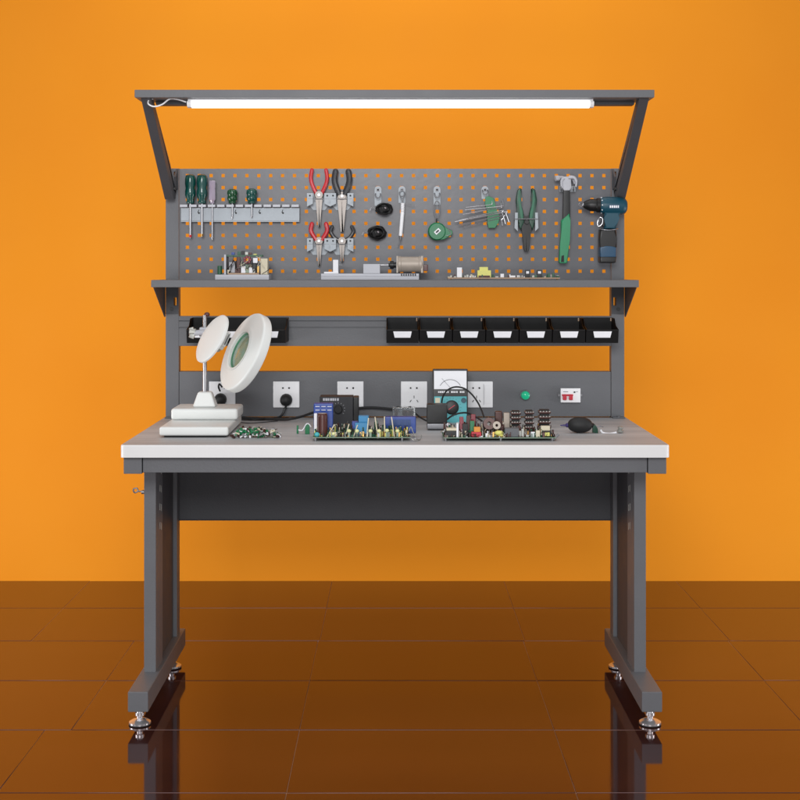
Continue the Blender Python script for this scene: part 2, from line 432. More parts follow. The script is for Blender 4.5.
# socket panel
qz1 = at(0,371.5,.698).z; qz0 = at(0,416.6,.698).z
t = MB(); t.box(-.698,.698,.698,.735,qz0,qz1,.0015); t.build('socket_panel', 'grey', bench)
SY = .698
def socket(px, kind):
    c = at(px, 394.3, SY); h = .0425
    t = MB(); t.box(c.x-h, c.x+h, SY-.0085, SY-.0003, c.z-h, c.z+h, .0025, 0, 3); so = t.build('power_socket', 'white', bench)
    cc = c.x - (.010 if kind == 'switch' else 0)
    for dx in (-.011, .009):
        t = MB(); t.cyl((cc+dx, SY-.0084, c.z+.021),(cc+dx, SY-.0098, c.z+.021), .0028 if dx<0 else .003, seg=14); t.build('pin_hole', 'dark', so)
    for a, dx in ((0,0),(R(32),-.011),(R(-32),.011)):
        t = MB(); t.obox((cc+dx, SY-.0089, c.z-(.008 if dx==0 else .021)), (.0022, .001, .0085), (0,a,0)); t.build('pin_slot', 'dark', so)
    if kind == 'switch':
        t = MB(); t.box(c.x+.016, c.x+.036, SY-.0105, SY-.0086, c.z-.030, c.z+.030, .001); t.build('rocker_switch', 'white', so)
        t = MB(); t.box(c.x+.0125, c.x+.0135, SY-.0088, SY-.0084, c.z-.034, c.z+.034); t.build('seam', 'grey', so)
    return c
S1 = socket(222.5,''); S2 = socket(286.5,''); S3 = socket(350.5,''); S4 = socket(414,''); S5 = socket(479.5,'switch')
# indicator and breaker
c = at(525, 395, SY)
t = MB(); t.ring([(.0165,0),(.0165,.004),(.0145,.006)], (c.x,SY,c.z), (0,-1,0), 28); il = t.build('indicator_light', 'steel', bench)
t = MB(); t.ring([(.0142,.0),(.0142,.012),(.0125,.018),(.008,.021),(0,.022)], (c.x,SY-.004,c.z), (0,-1,0), 28); t.build('green_lens', 'gled', il)
c = at(570, 395, SY)
t = MB(); t.box(c.x-.032,c.x+.032,SY-.016,SY-.0003,c.z-.023,c.z+.023,.0015); t.box(c.x-.040,c.x-.0322,SY-.004,SY-.0003,c.z-.008,c.z+.008,.001,1); t.box(c.x+.0322,c.x+.040,SY-.004,SY-.0003,c.z-.008,c.z+.008,.001,1)
br = t.build('circuit_breaker', ['white','grey'], bench)
t = MB(); t.box(c.x-.028,c.x+.008,SY-.0172,SY-.0162,c.z-.002,c.z+.004); t.box(c.x-.026,c.x-.014,SY-.026,SY-.0162,c.z-.014,c.z+.000,.002); t.box(c.x-.006,c.x+.006,SY-.026,SY-.0162,c.z-.014,c.z+.000,.002); t.build('toggle','redp',br)
t = MB(); t.box(c.x+.010,c.x+.015,SY-.0170,SY-.0162,c.z+.008,c.z+.013); t.box(c.x-.024,c.x-.008,SY-.0168,SY-.0162,c.z+.011,c.z+.0125); t.box(c.x+.016,c.x+.024,SY-.0168,SY-.0162,c.z+.0115,c.z+.0125); t.build('printed_marks','ink',br)
for sx in (-1,1):
    t = MB(); t.cyl((c.x+sx*.036,SY-.004,c.z),(c.x+sx*.036,SY-.0065,c.z),.003,seg=12); t.build('screw','steel',br)
# overhead arms and hood
hz1 = at(0,89.7,.224).z; hz0 = at(0,97.4,.224).z
for sx in (-1,1):
    t = MB(); p0 = Vector((0,.690,at(0,199,.66).z)); 
    xo, xi = sx*.737, sx*.709
    za = at(0,199.5,.66).z
    # side outline of the arm (Y,Z): leans forward to the hood
    out = [(.655, za), (.690, za+.004), (.6985, za+.03), (.6985, zt-.085), (.592, zt+.003), (.290, hz0-.0005), (.238, hz0-.0005)]
    x0, x1 = sorted((xo, xi))
    t.prism_yz(out, x0, x1); ar = t.build('hood_arm', 'dgrey', bench)
    t = MB(); x0, x1 = sorted((xi-sx*.0004, xi-sx*.0065)); c = at(0,175.5,.697).z
    t.prism_yz([(.672,za+.035),(.6992,za+.035),(.6992,zt-.002),(.655,zt-.03)], x0, x1)
    t.build('arm_flange', 'dgrey', ar)
    for by,bz_ in ((.66,.035),(.672,.07)):
        t = MB(); t.cyl((xi-sx*.0066,by,za+bz_) if False else (xi-sx*.0004,by,za+bz_),(xi-sx*.005,by,za+bz_),.007,seg=6); t.build('bolt','black',ar)
t = MB(); t.box(-HW-.003,HW,.224,.352,hz0,hz1,.0015); hood = t.build('light_hood', 'grey', bench)
lz1 = hz0-.0008; lz0 = at(0,107,.25).z
xl = at(187,0,.25).x; xr = at(594,0,.25).x
t = MB(); t.box(-.705,.705,.30,.342,at(0,104.6,.30).z,hz0-.0005,.001); t.build('cross_tube','dgrey',hood)
t = MB(); t.box(xl+.002,xr-.002,.252,.288,lz1-.006,lz1); lf = t.build('light_fixture','white',bench)
t = MB(); 
b = bmesh.new()
pr = [(.248,lz1-.007),(.246,lz1-.012),(.247,lz0+.008),(.254,lz0+.001),(.268,lz0-.001),(.282,lz0+.001),(.291,lz0+.008),(.292,lz1-.012),(.290,lz1-.007)]
t.prism_yz(pr, xl+.012, xr-.012); t.build('light_tube','tube',lf)
for xa_,xb_ in ((xl,xl+.0118),(xr-.0118,xr)):
    t = MB(); t.prism_yz(pr, xa_, xb_); t.build('end_cap','white',lf)
t = MB()
q = lambda a,b_,Y: at(a,b_,Y)
t.tube([q(186,102,.262), q(178,99.5,.255), q(170,98.8,.25), q(162,104.5,.235), q(154,106.5,.232), q(148.5,104,.235), q(149,100,.25), q(154,98.6,.27)], .0022)
t.build('power_cord','white',lf)

# ============================================================ STORAGE BINS
def make_bin(x, label, group):
    zb = at(0,343,.57).z; w_ = .1015/2; zt_ = at(0,317.5,.695).z; zl = at(0,329.5,.57).z
    o = thing('storage_bin', (x,.62,zb), label, 'storage bin', group)
    t = MB(); th = .0022
    side = [(.562+.008,zb),(.697,zb),(.697,zt_),(.640,zt_-.001),(.612,zl+.010),(.560,zl)]
    t.prism_yz(side, x-w_, x-w_+th); t.prism_yz(side, x+w_-th, x+w_)
    t.box(x-w_+th,x+w_-th,.571,.697,zb,zb+th); t.box(x-w_+th,x+w_-th,.695,.697,zb+th,zt_)
    b = bmesh.new()
    pts = [(.570,zb),(.572,zb+.0005),(.5635,zl),(.560,zl)]
    t.prism_yz(pts, x-w_+th, x+w_-th)
    t.box(x-w_-.0003+.002,x+w_-.002,.5575,.5595,zl-.004,zl+.0005,.0008)
    t.build('bin_body','binblack',o)
    t = MB(); lw = .029; z1 = zl-.0055; z0_ = zl-.026
    Yf = lambda z: .5598+(zl-z)/(zl-zb)*.010
    def quad(mb, x0,x1,x2,x3,za_,zb_,dy,th2):
        b = bmesh.new()
        A=[b.verts.new(v) for v in ((x0,Yf(za_)-dy,za_),(x1,Yf(za_)-dy,za_),(x2,Yf(zb_)-dy,zb_),(x3,Yf(zb_)-dy,zb_))]
        B=[b.verts.new(v.co+Vector((0,th2,0))) for v in A]
        b.faces.new(A); b.faces.new(B[::-1])
        for i in range(4): b.faces.new((A[i],B[i],B[(i+1)%4],A[(i+1)%4]))
        mb._merge(b,0)
    quad(t, x-lw,x+lw,x+lw-.0045,x-lw+.0045,z1,z0_,.0022,.0008); t.build('label_card','card',o)
    t = MB(); quad(t, x-lw-.004,x+lw+.004,x+lw-.001,x-lw+.001,z0_+.0005,z0_-.003,.0035,.0034); t.build('card_holder','binblack',o)
    t = MB(); t.box(x+w_-.006,x+w_+.0004,.6915,.6945,zt_-.012,zt_-.001,.0006); t.build('hanging_lug','tan',o)
    return o
bp = .1045; xb0 = at(402.5,0,.57).x
b0 = make_bin(xb0, 'black bin at the left end of the row of seven, beside bare rail', 'black storage bins hung on the rail')
ords = ['second', 'third', 'middle (fourth)', 'fifth', 'sixth']
for k in range(1,7):
    lb = ('black bin at the right end of the row of seven, against the right upright' if k==6 else
          '%s black bin from the left in the row of seven on the rail' % ords[k-1])
    dup(b0, (k*bp,0,0), lb)
xc = at(269.5,0,.57).x
for k, lb in enumerate(['black bin nearest the bare rail, its white card peeking out right of the magnifier head','black bin hidden mostly behind the round magnifier cover, middle of the left three','black bin next to the left upright, behind the lamp pole']):
    dup(b0, (xc-k*bp-xb0,0,0), lb)

# ============================================================ TOOLS ON THE PEGBOARD
PY = .703
def clip(px, py0, py1, label, wd=7):
    """steel hanging clip with a rounded top and turned-up prong"""
    a = at(px,py0,PY-.006); b_ = at(px,py1,PY-.006); k = K(PY)
    o = thing('tool_hook',(a.x,PY,b_.z),label,'hook','small steel hooks on the pegboard')
    w2 = wd*k/2
    t = MB(); pts=[]
    for i in range(9):
        an = math.pi*i/8; pts.append((a.x+w2*math.cos(an), a.z-w2+w2*math.sin(an)))
    pts += [(a.x-w2,b_.z),(a.x+w2,b_.z)]
    t.prism(pts, PY-.004, PY-.0006, .0006); t.build('back_plate','zinc',o)
    t = MB(); zc = (a.z+b_.z)/2
    t.tube([(a.x-w2*.7,PY-.004,zc+.008),(a.x-w2*.7,PY-.020,zc+.002),(a.x-w2*.4,PY-.030,zc-.006),(a.x+w2*.4,PY-.030,zc-.006),(a.x+w2*.7,PY-.020,zc+.002),(a.x+w2*.7,PY-.004,zc+.008)], .002)
    t.box(a.x-w2*.5,a.x+w2*.5,PY-.0065,PY-.0041,a.z-.017,a.z-.007,.001); t.build('prong','steel',o)
    t = MB(); t.cyl((a.x,PY-.0066,a.z-.012),(a.x,PY-.009,a.z-.012),.0035,seg=6); t.build('bolt','dark',o)
    return o
def plier_rest(px, py, label):
    k = K(PY); c = at(px,py,PY-.01); o = thing('plier_rest',(c.x,PY,c.z-.05),label,'tool holder','steel plier rests on the pegboard')
    t = MB(); P = lambda a,b_: (c.x+a*k, c.z-b_*k)
    Y0 = PY-.003
    t.prism([P(-11.5,-3),P(-5,-3),P(-4,4),P(4,4),P(5,-3),P(11.5,-3),P(11.5,7),P(6,14),P(-6,14),P(-11.5,7)], Y0, PY-.0006, .0006)
    t.build('back_plate','zinc',o)
    for sx in (-1,1):
        t = MB(); x0 = c.x+sx*8.6*k
        t.prism([(x0-3*k,c.z+2.5*k),(x0+3*k,c.z+2.5*k),(x0+3*k,c.z-7*k),(x0-sx*3*k*-1,c.z-11*k),(x0-sx*3*k,c.z-8*k)] if sx>0 else [(x0-3*k,c.z+2.5*k),(x0+3*k,c.z+2.5*k),(x0+3*k,c.z-8*k),(x0-3*k,c.z-11*k)], PY-.034, PY-.0315, .0006)
        t.box(x0-3*k,x0+3*k,PY-.0313,PY-.0032,c.z-2.2*k,c.z-1.6*k)
        t.build('cradle_arm','zinc',o)
        t = MB(); t.cyl((x0,PY-.0342,c.z),(x0,PY-.037,c.z),.0028,seg=10); t.build('screw','dark',o)
    t = MB(); t.tube([(c.x-10.5*k,PY-.033,c.z-3.3*k),(c.x+10.5*k,PY-.033,c.z-3.3*k)],.0012,smooth=False); t.build('cross_wire','steel',o)
    return o
def pliers(px, top, piv, tip, hm, label, spread=9.5, jaw=3.4, jl=0, fat=2.3, curve=1.0, jm='jaw', tipw=1.0):
    Y = PY-.024; k = K(Y); c = at(px,piv,Y)
    o = thing('pliers',(c.x,Y,at(px,tip,Y).z),label,'pliers')
    for sx in (-1,1):
        t = MB(); pts = []
        for a,b_ in ((sx*2.2,0),(sx*spread*.56*curve,-(piv-top)*.22),(sx*spread*.86,-(piv-top)*.45),(sx*spread,-(piv-top)*.70),(sx*spread*.86,-(piv-top))):
            pts.append(at(px+a,piv+b_,Y))
        P = smooth_path(pts,8); t.tube(P[2:],fat*k,10,smooth=False); t.ball(P[-1],fat*k,seg=10)
        t.build('handle',hm,o)
    t = MB()
    t.cyl((c.x,Y-.006,c.z),(c.x,Y+.006,c.z),4.2*k,seg=22,bev=.001)
    t.ppx([(px-jaw,piv-1),(px+jaw,piv-1),(px+jaw,piv+5),(px+tipw,tip),(px+.15,tip),(px+.1,piv+5),(px-.1,piv+5),(px-.15,tip),(px-tipw,tip),(px-jaw,piv+5)], Y-.005, .010, .0008)
    t.build('jaws',jm,o)
    t = MB(); t.cyl((c.x,Y-.0062,c.z),(c.x,Y-.009,c.z),1.5*k,seg=16,bev=.0006); t.build('pivot','chrome',o)
    return o
# screwdriver rack
k = K(PY-.02)
c0 = at(181,203.5,PY-.02); c1 = at(299.5,221,PY-.02)
rk = thing('screwdriver_rack',((c0.x+c1.x)/2,PY,c1.z),'long steel rack with a toothed top edge holding the screwdrivers','tool rack')
t = MB(); t.box(c0.x,c1.x,PY-.0225,PY-.021,c1.z,c0.z-.014,.0005); t.box(c0.x,c1.x,PY-.0225,PY-.0205,c1.z-.003,c1.z+.0015,.0005); t.box(c0.x,c1.x,PY-.0208,PY-.001,c1.z+.004,c1.z+.0055); t.build('face_plate','zinc',rk)
n = 13; xa = c0.x-.004
for i in range(n):
    wd = (c1.x-c0.x+.006)/n
    t = MB(); t.box(xa+i*wd+.0028,xa+(i+1)*wd-.0028,PY-.038,PY-.001,c0.z-.0125,c0.z-.004,.0012); t.build('tooth','alu',rk)
for px in (199,236,260,283):
    t = MB(); p = at(px,213,PY-.0225); t.ring([(.003,0),(.003,.0012)],(p.x,PY-.0226,p.z),(0,-1,0),12); t.obox((p.x-.002,PY-.0232,p.z+.006),(.002,.001,.010),(0,R(20),0)); t.build('keyhole','dark',rk)
def screwdriver(px, top, end, wpx, hm, label, tipm='steel', short=False, thin=False, sleeve=None):
    Y = PY-.030; k = K(Y); a = at(px,top,Y); e = at(px,203.6,Y); z2 = at(px,end,Y)
    o = thing('screwdriver',(a.x,Y,z2.z),label,'screwdriver','screwdrivers in the toothed rack')
    L_ = a.z-e.z; r = wpx*k/2
    prof = [(0,0),(r*.55,.0008),(r*.82,.004),(r*.95,L_*.14),(r*1.0,L_*.32),(r*.86,L_*.46),(r*.98,L_*.60),(r*.96,L_*.72),(r*.68,L_*.86),(r*.72,L_*.96),(r*.6,L_)]
    if thin: prof = [(0,0),(r*.8,.0006),(r,.003),(r,L_*.3),(r*.9,L_*.34),(r,L_*.4),(r,L_*.82),(r*.6,L_*.9),(r*.6,L_)]
    t = MB(); t.ring(prof,(a.x,Y,a.z),(0,0,-1),6 if thin else 12); h = t.build('handle',hm,o)
    t = MB()
    for q_ in range(5):
        an = math.pi*(1.15+.175*q_); t.obox((a.x+r*.93*math.cos(an)*.98,Y+r*.93*math.sin(an),a.z-L_*.22),(.0012,.0012,L_*.2))
    if not thin: t.build('grip_ridge','tgreen',h)
    t = MB(); rs = (.0042 if not short else .0035) if not thin else .0032
    t.cyl((a.x,Y,e.z+.003),(a.x,Y,z2.z+.012),rs,seg=12)
    t.ring([(rs,0),(rs*1.15,.004),(rs*.4,.012)],(a.x,Y,z2.z+.012),(0,0,-1),10)
    sf = t.build('shaft','chrome',o)
    if sleeve: t = MB(); t.cyl((a.x,Y,z2.z+.010),(a.x,Y,z2.z+.002),rs*1.25,rs*.9,seg=12); t.build('tip_sleeve',sleeve,sf)
    return o
screwdriver(190.3,174.3,238,11,'green','long dark green screwdriver beside the left upright, red at its tip',sleeve='red')
screwdriver(202,174.3,237,11,'green','long dark green screwdriver second in the rack, next to the lilac one',sleeve='brass')
screwdriver(212.3,180.5,240,7,'lilac','slim screwdriver with a translucent lilac handle',thin=True)
screwdriver(232.3,189,219,10.5,'green2','stubby bright green screwdriver standing alone mid-rack',short=True)
screwdriver(251.8,188.5,218,11,'green','stubby dark teal screwdriver, rightmost in the rack',short=True)
for px, py in ((190.3,237),(202,236.5)):
    pass
plier_rest(319,196,'steel rest holding the upper red-handled pliers')
plier_rest(342,196,'steel rest holding the upper charcoal-handled pliers')
plier_rest(319,241,'steel rest holding the lower red-handled pliers')
plier_rest(342,241,'steel rest holding the lower wide-open dark pliers')
pliers(319,170,195,227,'red','red-handled pliers on the upper row, handles rising above the board edge',spread=8.2,fat=1.9)
pliers(342,171.5,196,232,'dgrip','charcoal-handled long nose pliers on the upper row',spread=7.5,fat=3.0,tipw=1.6,jaw=4.6)
pliers(319,224,241,266,'red','red-handled pliers on the lower row with brown narrow jaws',spread=8.2,fat=2.2,jaw=2.8)
pliers(342,227,241,262,'dgrip','dark pliers on the lower row with widely spread short handles',spread=11.5,fat=2.0,curve=1.15,jaw=2.8)
# clips and small hanging items
def small_hook(px,a,b_,lab): return clip(px,a,b_,lab)
small_hook(378,186,206,'steel hook above the two black cable bundles')
small_hook(402,186,203,'steel hook holding the white pen-shaped tool')
small_hook(437,186,205,'steel hook above the round green tape measure')
small_hook(485,186,199,'steel hook holding the green hex key set')
def cable_bundle(px,py,r,label,seed):
    rnd = random.Random(seed); Y = PY-.028; c = at(px,py,Y); k=K(Y)
    o = thing('cable_bundle',(c.x,Y,c.z-r*k),label,'cable')
    t = MB()
    for j in range(9):
        an = rnd.uniform(0,3.14); tilt=rnd.uniform(-.5,.5); rr=r*k*rnd.uniform(.6,1); pts=[]
        for i in range(13):
            a=2*math.pi*i/12
            pts.append(c+Vector((rr*math.cos(a)+rnd.uniform(-.002,.002), rr*.6*math.sin(a+an)*.6+tilt*.006, rr*.72*math.sin(a)+rnd.uniform(-.002,.002))))
        t.tube(pts,.0021,6)
    t.ball(c,r*k*.62,0,(1.1,.5,.8),12)
    t.build('coiled_lead','black',o)
    t = MB(); t.obox(c+Vector((.004,-.012,.002)),(.012,.010,.012),(.3,.5,.2),.002); t.obox(c+Vector((-.010,-.010,-.004)),(.010,.010,.018),(.2,-.4,.3),.002); t.build('end_clip','rubber',o)
    t = MB(); t.obox(c+Vector((.004,-.0175,.003)),(.006,.0015,.003),(.3,.5,.2)); t.tube([c+Vector((-r*k,-.005,-.002)),c+Vector((-r*k-.012,-.004,.006)),c+Vector((-r*k-.018,-.002,-.006))],.0011); t.build('metal_tip','chrome',o)
    return o
cable_bundle(384,209,8.5,'upper black cable bundle hanging just under its steel hook',3)
cable_bundle(377,233,9,'lower black cable bundle, nearer the shelf',5)
# pen tool
Y = PY-.030; a = at(401.5,202,Y)
o = thing('desoldering_pen',(a.x,Y,at(400,247,Y).z),'slim white pen-shaped tool with a coiled neck and bent wire tip','hand tool')
t = MB(); b_ = at(400.5,236,Y); c = at(402.5,212,Y); t.cyl(c,b_,.0062,.0058,seg=16,bev=.001); t.build('barrel','white',o)
t = MB(); d0 = at(402.7,203,Y)
for i in range(6): q0 = d0.lerp(c,(i+.1)/6); q1 = d0.lerp(c,(i+.75)/6); t.cyl(q0,q1,.0072,.0066,seg=14,bev=.001)
t.cyl(d0,c,.005,seg=12); t.build('ribbed_neck','white',o)
t = MB(); t.tube([d0, at(403.5,198,Y), at(405,193,Y+.01), at(402,190,Y+.012), at(399.5,193,Y+.01), at(401,198,Y), d0],.0014); t.tube([d0,at(408,204,Y-.004),at(415,205.5,Y-.004)],.0008); t.build('wire_loop','steel',o)
t = MB(); t.cyl(b_,at(400.3,240,Y),.0045,.0025,seg=12); t.tube([at(400.3,239.5,Y),at(399.6,243,Y),at(397.8,247,Y)],.0013); t.build('tip','steel',o)
# tape measure
Y = PY-.032; c = at(437,231.5,Y); k=K(Y)
o = thing('tape_measure',(c.x,Y,c.z-.03),'round green tape measure hanging from a carabiner','tape measure')
t = MB(); t.ring([(.0,0),(.024,0),(.0285,.003),(.0295,.008),(.0285,.018),(.025,.022),(0,.022)],(c.x,Y+.011,c.z),(0,-1,0),36)
t.ppx([(443,226),(452.5,231),(452.5,234.5),(444,239.5),(438,240),(438,225)],Y-.008,.016,.002); t.build('case','tgreen',o)
t = MB(); t.obox((c.x+.001,Y-.0118,c.z),(.020,.0012,.012),(0,R(-42),0)); lb_=t.build('sticker','card',o)
t = MB(); t.obox((c.x+.001,Y-.0126,c.z),(.012,.0006,.005),(0,R(-42),0)); t.build('sticker_print','ink',lb_)
t = MB(); t.tube([at(448,229,Y-.009),at(451,234,Y-.009),at(446,236,Y-.009)],.0012); t.build('end_tab','chrome',o)
t = MB(); pts=[at(437+2.8*math.sin(2*math.pi*i/12)*(1+.15*math.cos(2*math.pi*i/12)),210-9*math.cos(2*math.pi*i/12),Y) for i in range(13)]; t.tube(pts,.0017); t.build('carabiner','steel',o)
t = MB(); t.tube([at(437,218,Y),at(436.4,221,Y),at(437,223.5,Y)],.002); t.build('strap','rubber',o)
# hex keys
Y = PY-.026
o = thing('hex_key_set',tuple(at(491,228,Y)),'fan of silver hex keys in a green plastic holder','hex keys')
t = MB(); t.ppx([(485.5,197),(489,196),(494,198.5),(496.5,210),(500,216),(498.5,223),(495,228),(488.5,228),(487,221),(487.5,211),(485,205)],Y-.006,.012,.0012); t.build('holder','tgreen',o)
keys = [((465,210),(500,206.5),(503,204.5),(502.3,198.5),.0013),((468.5,212),(500,208),(501,207),(501,203),.0012),((466,207.5),(489,205),(492,204),(492,201),.0010),
        ((455,222),(503,212.5),(506,214),(509,222),.0021),((458,225),(502,215.5),(503.5,217),(505.5,224),.0018),((459,220.5),(500,211),(502,212.5),(504,219),.0012),((462,227.2),(500,218.5),(501.5,220),(502.5,225.5),.0012),((463,214.5),(490,209.5),(496,208.5),(499,205.5),.0009)]
for i,(p0,p1,p2,p3,r) in enumerate(keys):
    t = MB(); Yk = Y-.007-.0004*i if i%2 else Y+.007; Yk = Y-.008+.002*i*.3
    t.tube([at(*p0,Yk-.002),at(*p1,Yk-.002),at(*p2,Yk-.002),at(*p3,Yk-.002)],r,6); t.build('hex_key','chrome',o)
# big green pliers
Y = PY-.032
o = thing('pliers',tuple(at(526.5,252,Y)),'large dark green pliers with black jaws pointing down','pliers')
for sx in (-1,1):
    t = MB(); Q=lambda a,b_: at(526.5+sx*a,b_,Y)
    pts=[(2.2,222),(2.6,214),(5,205),(6.2,196),(4.6,189),(6.2,187.8),(9.0,190),(10.6,200),(9.2,210),(7.6,218),(8.2,224),(6,230)]
    t.ppx([(526.5+sx*a,b_) for a,b_ in pts],Y-.009,.018,.004); h=t.build('handle','pgreen',o)
    t = MB(); t.ppx([(526.5+sx*a,b_) for a,b_ in [(3.2,219),(3.6,212),(5.8,204),(7.2,196),(6,190.5),(7.6,191),(8.6,200),(7.2,209),(5.8,219)]],Y-.0112,.002,.0006); t.build('grip_inlay','inlay',h)
t = MB(); t.ppx([(522,216),(531,216),(532.5,223),(531,232),(528.8,251),(526.7,251.5),(526.5,234),(526.3,251.5),(524.2,251),(522,232),(520.5,223)],Y-.006,.012,.0012); t.build('jaws','black',o)
t = MB(); p=at(526.5,222,Y); t.cyl((p.x,Y-.0065,p.z),(p.x,Y-.011,p.z),.008,seg=20,bev=.001); t.build('pivot','black',o)
o = thing('plier_rest',tuple(at(526.5,231,PY)),'steel rest with a cross wire holding the large green pliers','tool holder','steel plier rests on the pegboard')
for sx in (-1,1):
    t = MB(); t.ppx([(526.5+sx*a,b_) for a,b_ in [(8.6,212.5),(11.4,212.5),(12,228),(8.6,231.5)]],PY-.046,.0025,.0006); x0,x1=sorted((at(526.5+sx*11.6,0,PY-.046).x,at(526.5+sx*9,0,PY-.046).x)); z=at(0,219,PY-.046).z
    t.box(x0,x1,PY-.0433,PY-.0007,z-.003,z); t.build('cradle_arm','zinc',o)
t = MB(); t.tube([at(515,219,PY-.048),at(538,219,PY-.048)],.0016,smooth=False); t.build('cross_wire','steel',o)
# hammer
Y = PY-.036
o = thing('hammer',tuple(at(564,263,Y)),'claw hammer with a chrome head and a green grip hanging handle down','hammer')
t = MB()
c = at(566,181.5,Y); k=K(Y)
t.ppx([(562,176.5),(571,176.5),(571.5,188),(569.5,190.5),(564,190.5),(562,187)],Y-.009,.018,.002)
t.tube([at(565,179,Y),at(561.5,177.6,Y-.004),at(558.5,178.2,Y-.008)],2.0*k,12,r_end=1.7*k); t.cyl(at(559.2,178.1,Y-.008),at(555.2,178.4,Y-.011),2.7*k,seg=18,bev=.001)
t.tube([at(564,178,Y-.012),at(561.5,181,Y-.013),at(561.8,188,Y-.012)],1.3*k,10)
t.tube([at(569,177.5,Y-.005),at(574,177.8,Y-.010),at(576.3,181.5,Y-.014),at(575.8,187,Y-.018)],2.3*k,12,r_end=.8*k)
t.tube([at(569,178.5,Y+.006),at(573,179.5,Y+.001),at(574.5,184,Y-.004)],2.0*k,12,r_end=.8*k)
t.build('head','alu',o)
t = MB(); t.ppx([(563.5,190),(570,190),(570.3,217),(562.8,221)],Y-.007,.014,.003); t.build('shaft','black',o)
t = MB(); t.ppx([(566,216.5),(569.5,213),(570.6,221),(569.9,240),(567.6,262),(566.5,263.4),(560,263.4),(559,262),(560,246),(561.4,232),(561.2,220.5)],Y-.0105,.021,.004); t.build('grip','hgreen',o)
t = MB(); t.ppx([(561.5,256),(564,255),(564,262),(561,262)],Y-.0115,.0006); t.build('grip_hole','dark',o)
o = thing('tool_hook',tuple(at(573,186,PY)),'steel double prong carrying the hammer head','hook','small steel hooks on the pegboard')
t = MB(); 
for px in (561,573.5): t.tube([at(px,189,PY-.001),at(px,190.5,PY-.02),at(px,190.4,PY-.045),at(px,186.5,PY-.055)],.002)
t.build('prong','steel',o)
t = MB(); a=at(559.5,186,PY); b_=at(575.5,192,PY); t.box(a.x,b_.x,PY-.0035,PY-.0006,b_.z,a.z,.0006); t.build('back_plate','zinc',o)
# drill
Y = PY-.062
o = thing('cordless_drill',tuple(at(608,263,Y)),'dark teal cordless drill hanging at the right end of the pegboard','drill')
k=K(Y)
ax = (at(583,205,Y)-at(628,206.5,Y)).normalized()
p = at(627,206.3,Y)
t = MB(); t.ring([(0,0),(5*k,.0008),(7.4*k,.006),(8.6*k,.016),(9.0*k,.035),(9.0*k,.068),(8.2*k,.082),(7.4*k,.086)],p,ax,32)
t.ppx([(604,212),(621.5,212),(618,217),(616,222),(616.3,228.8),(603.5,228.8),(606.4,222),(606,217)],Y-.020,.040,.006); body=t.build('body','teal',o)
q0 = p+ax*.0862
t = MB(); t.ring([(7.2*k,0),(7.3*k,.010),(6.2*k,.014),(6.3*k,.030),(4.6*k,.044),(3.0*k,.052),(2.4*k,.053)],q0,ax,28); t.build('chuck','black',o)
t = MB(); q1=q0+ax*.053; t.ring([(2.2*k,0),(2.2*k,.003),(1.4*k,.006),(1.2*k,.006)],q1,ax,20); t.tube([q1+ax*.004+Vector((0,-.004,.004)),q1+ax*.012+Vector((0,-.006,.005)),q1+ax*.016+Vector((0,-.006,0)),q1+ax*.012+Vector((0,-.006,-.005)),q1+ax*.004+Vector((0,-.004,-.004))],.0014); t.build('chuck_jaws','chrome',o)
t = MB(); 
for i in range(10):
    an=2*math.pi*i/10; rr=7.9*k; c=q0+ax*(-.004); t.ball(c+Vector((0,math.cos(an)*rr,math.sin(an)*rr)),.0022,seg=8)
t.build('torque_marks','card',body)
t = MB(); t.ppx([(609,204.6),(619.5,204.8),(619.5,208.6),(609,208.4)],Y-9.15*k,.001); lp=t.build('name_plate','teal2',body)
t = MB()
for i,(a,b_) in enumerate(((609.8,611.2),(611.8,613.2),(613.8,615.4),(616,617.2),(617.8,618.9))): t.ppx([(a,205.4),(b_,205.4),(b_,207.8),(a,207.8)],Y-9.15*k-.0006,.0005)
t.build('lettering','card',lp)
t = MB(); t.ppx([(602,219),(606.3,217.6),(606.2,226.5),(602.6,226.5),(601,223)],Y-.010,.020,.003); t.build('trigger','black',o)
t = MB(); t.tube([at(598.2,220,Y-.014),at(600,217.5,Y-.016),at(602.6,219,Y-.017),at(601.8,224,Y-.017),at(598.6,226.3,Y-.016),at(597.4,223.4,Y-.014),at(598.2,220,Y-.014)],.0017); t.build('ring_hook','chrome',o)
t = MB(); t.ppx([(600.5,229.5),(616.3,229.5),(617.2,240),(616.8,251),(600,251),(600.3,240)],Y-.024,.048,.007); gr=t.build('grip','black',o)
t = MB(); t.ppx([(600,247),(606,245.5),(612,246.5),(616.8,247.2),(616.4,257.8),(600.2,257.8)],Y-.0262,.052,.006); t.build('battery','teal2',o)
t = MB(); t.ppx([(600.2,256.5),(616.6,256.5),(616,262.3),(614.6,263),(602,263),(600.5,262.2)],Y-.0275,.055,.005); t.build('battery_base','black',o)
t = MB(); p=at(601,228.9,Y-.024); p2=at(617,229.6,Y-.024); t.tube([at(603,228.9,Y+.02),at(600,228.9,Y+.005),at(600.8,229.2,Y-.022),at(609,230.2,Y-.028),at(616.5,229,Y-.022),at(617.5,228.6,Y+.005),at(615,228.4,Y+.02)],.0016); t.tube([at(609,230,Y+.024),at(609,229,PY-.002)],.002,smooth=False); t.build('holder_wire','chrome',o)

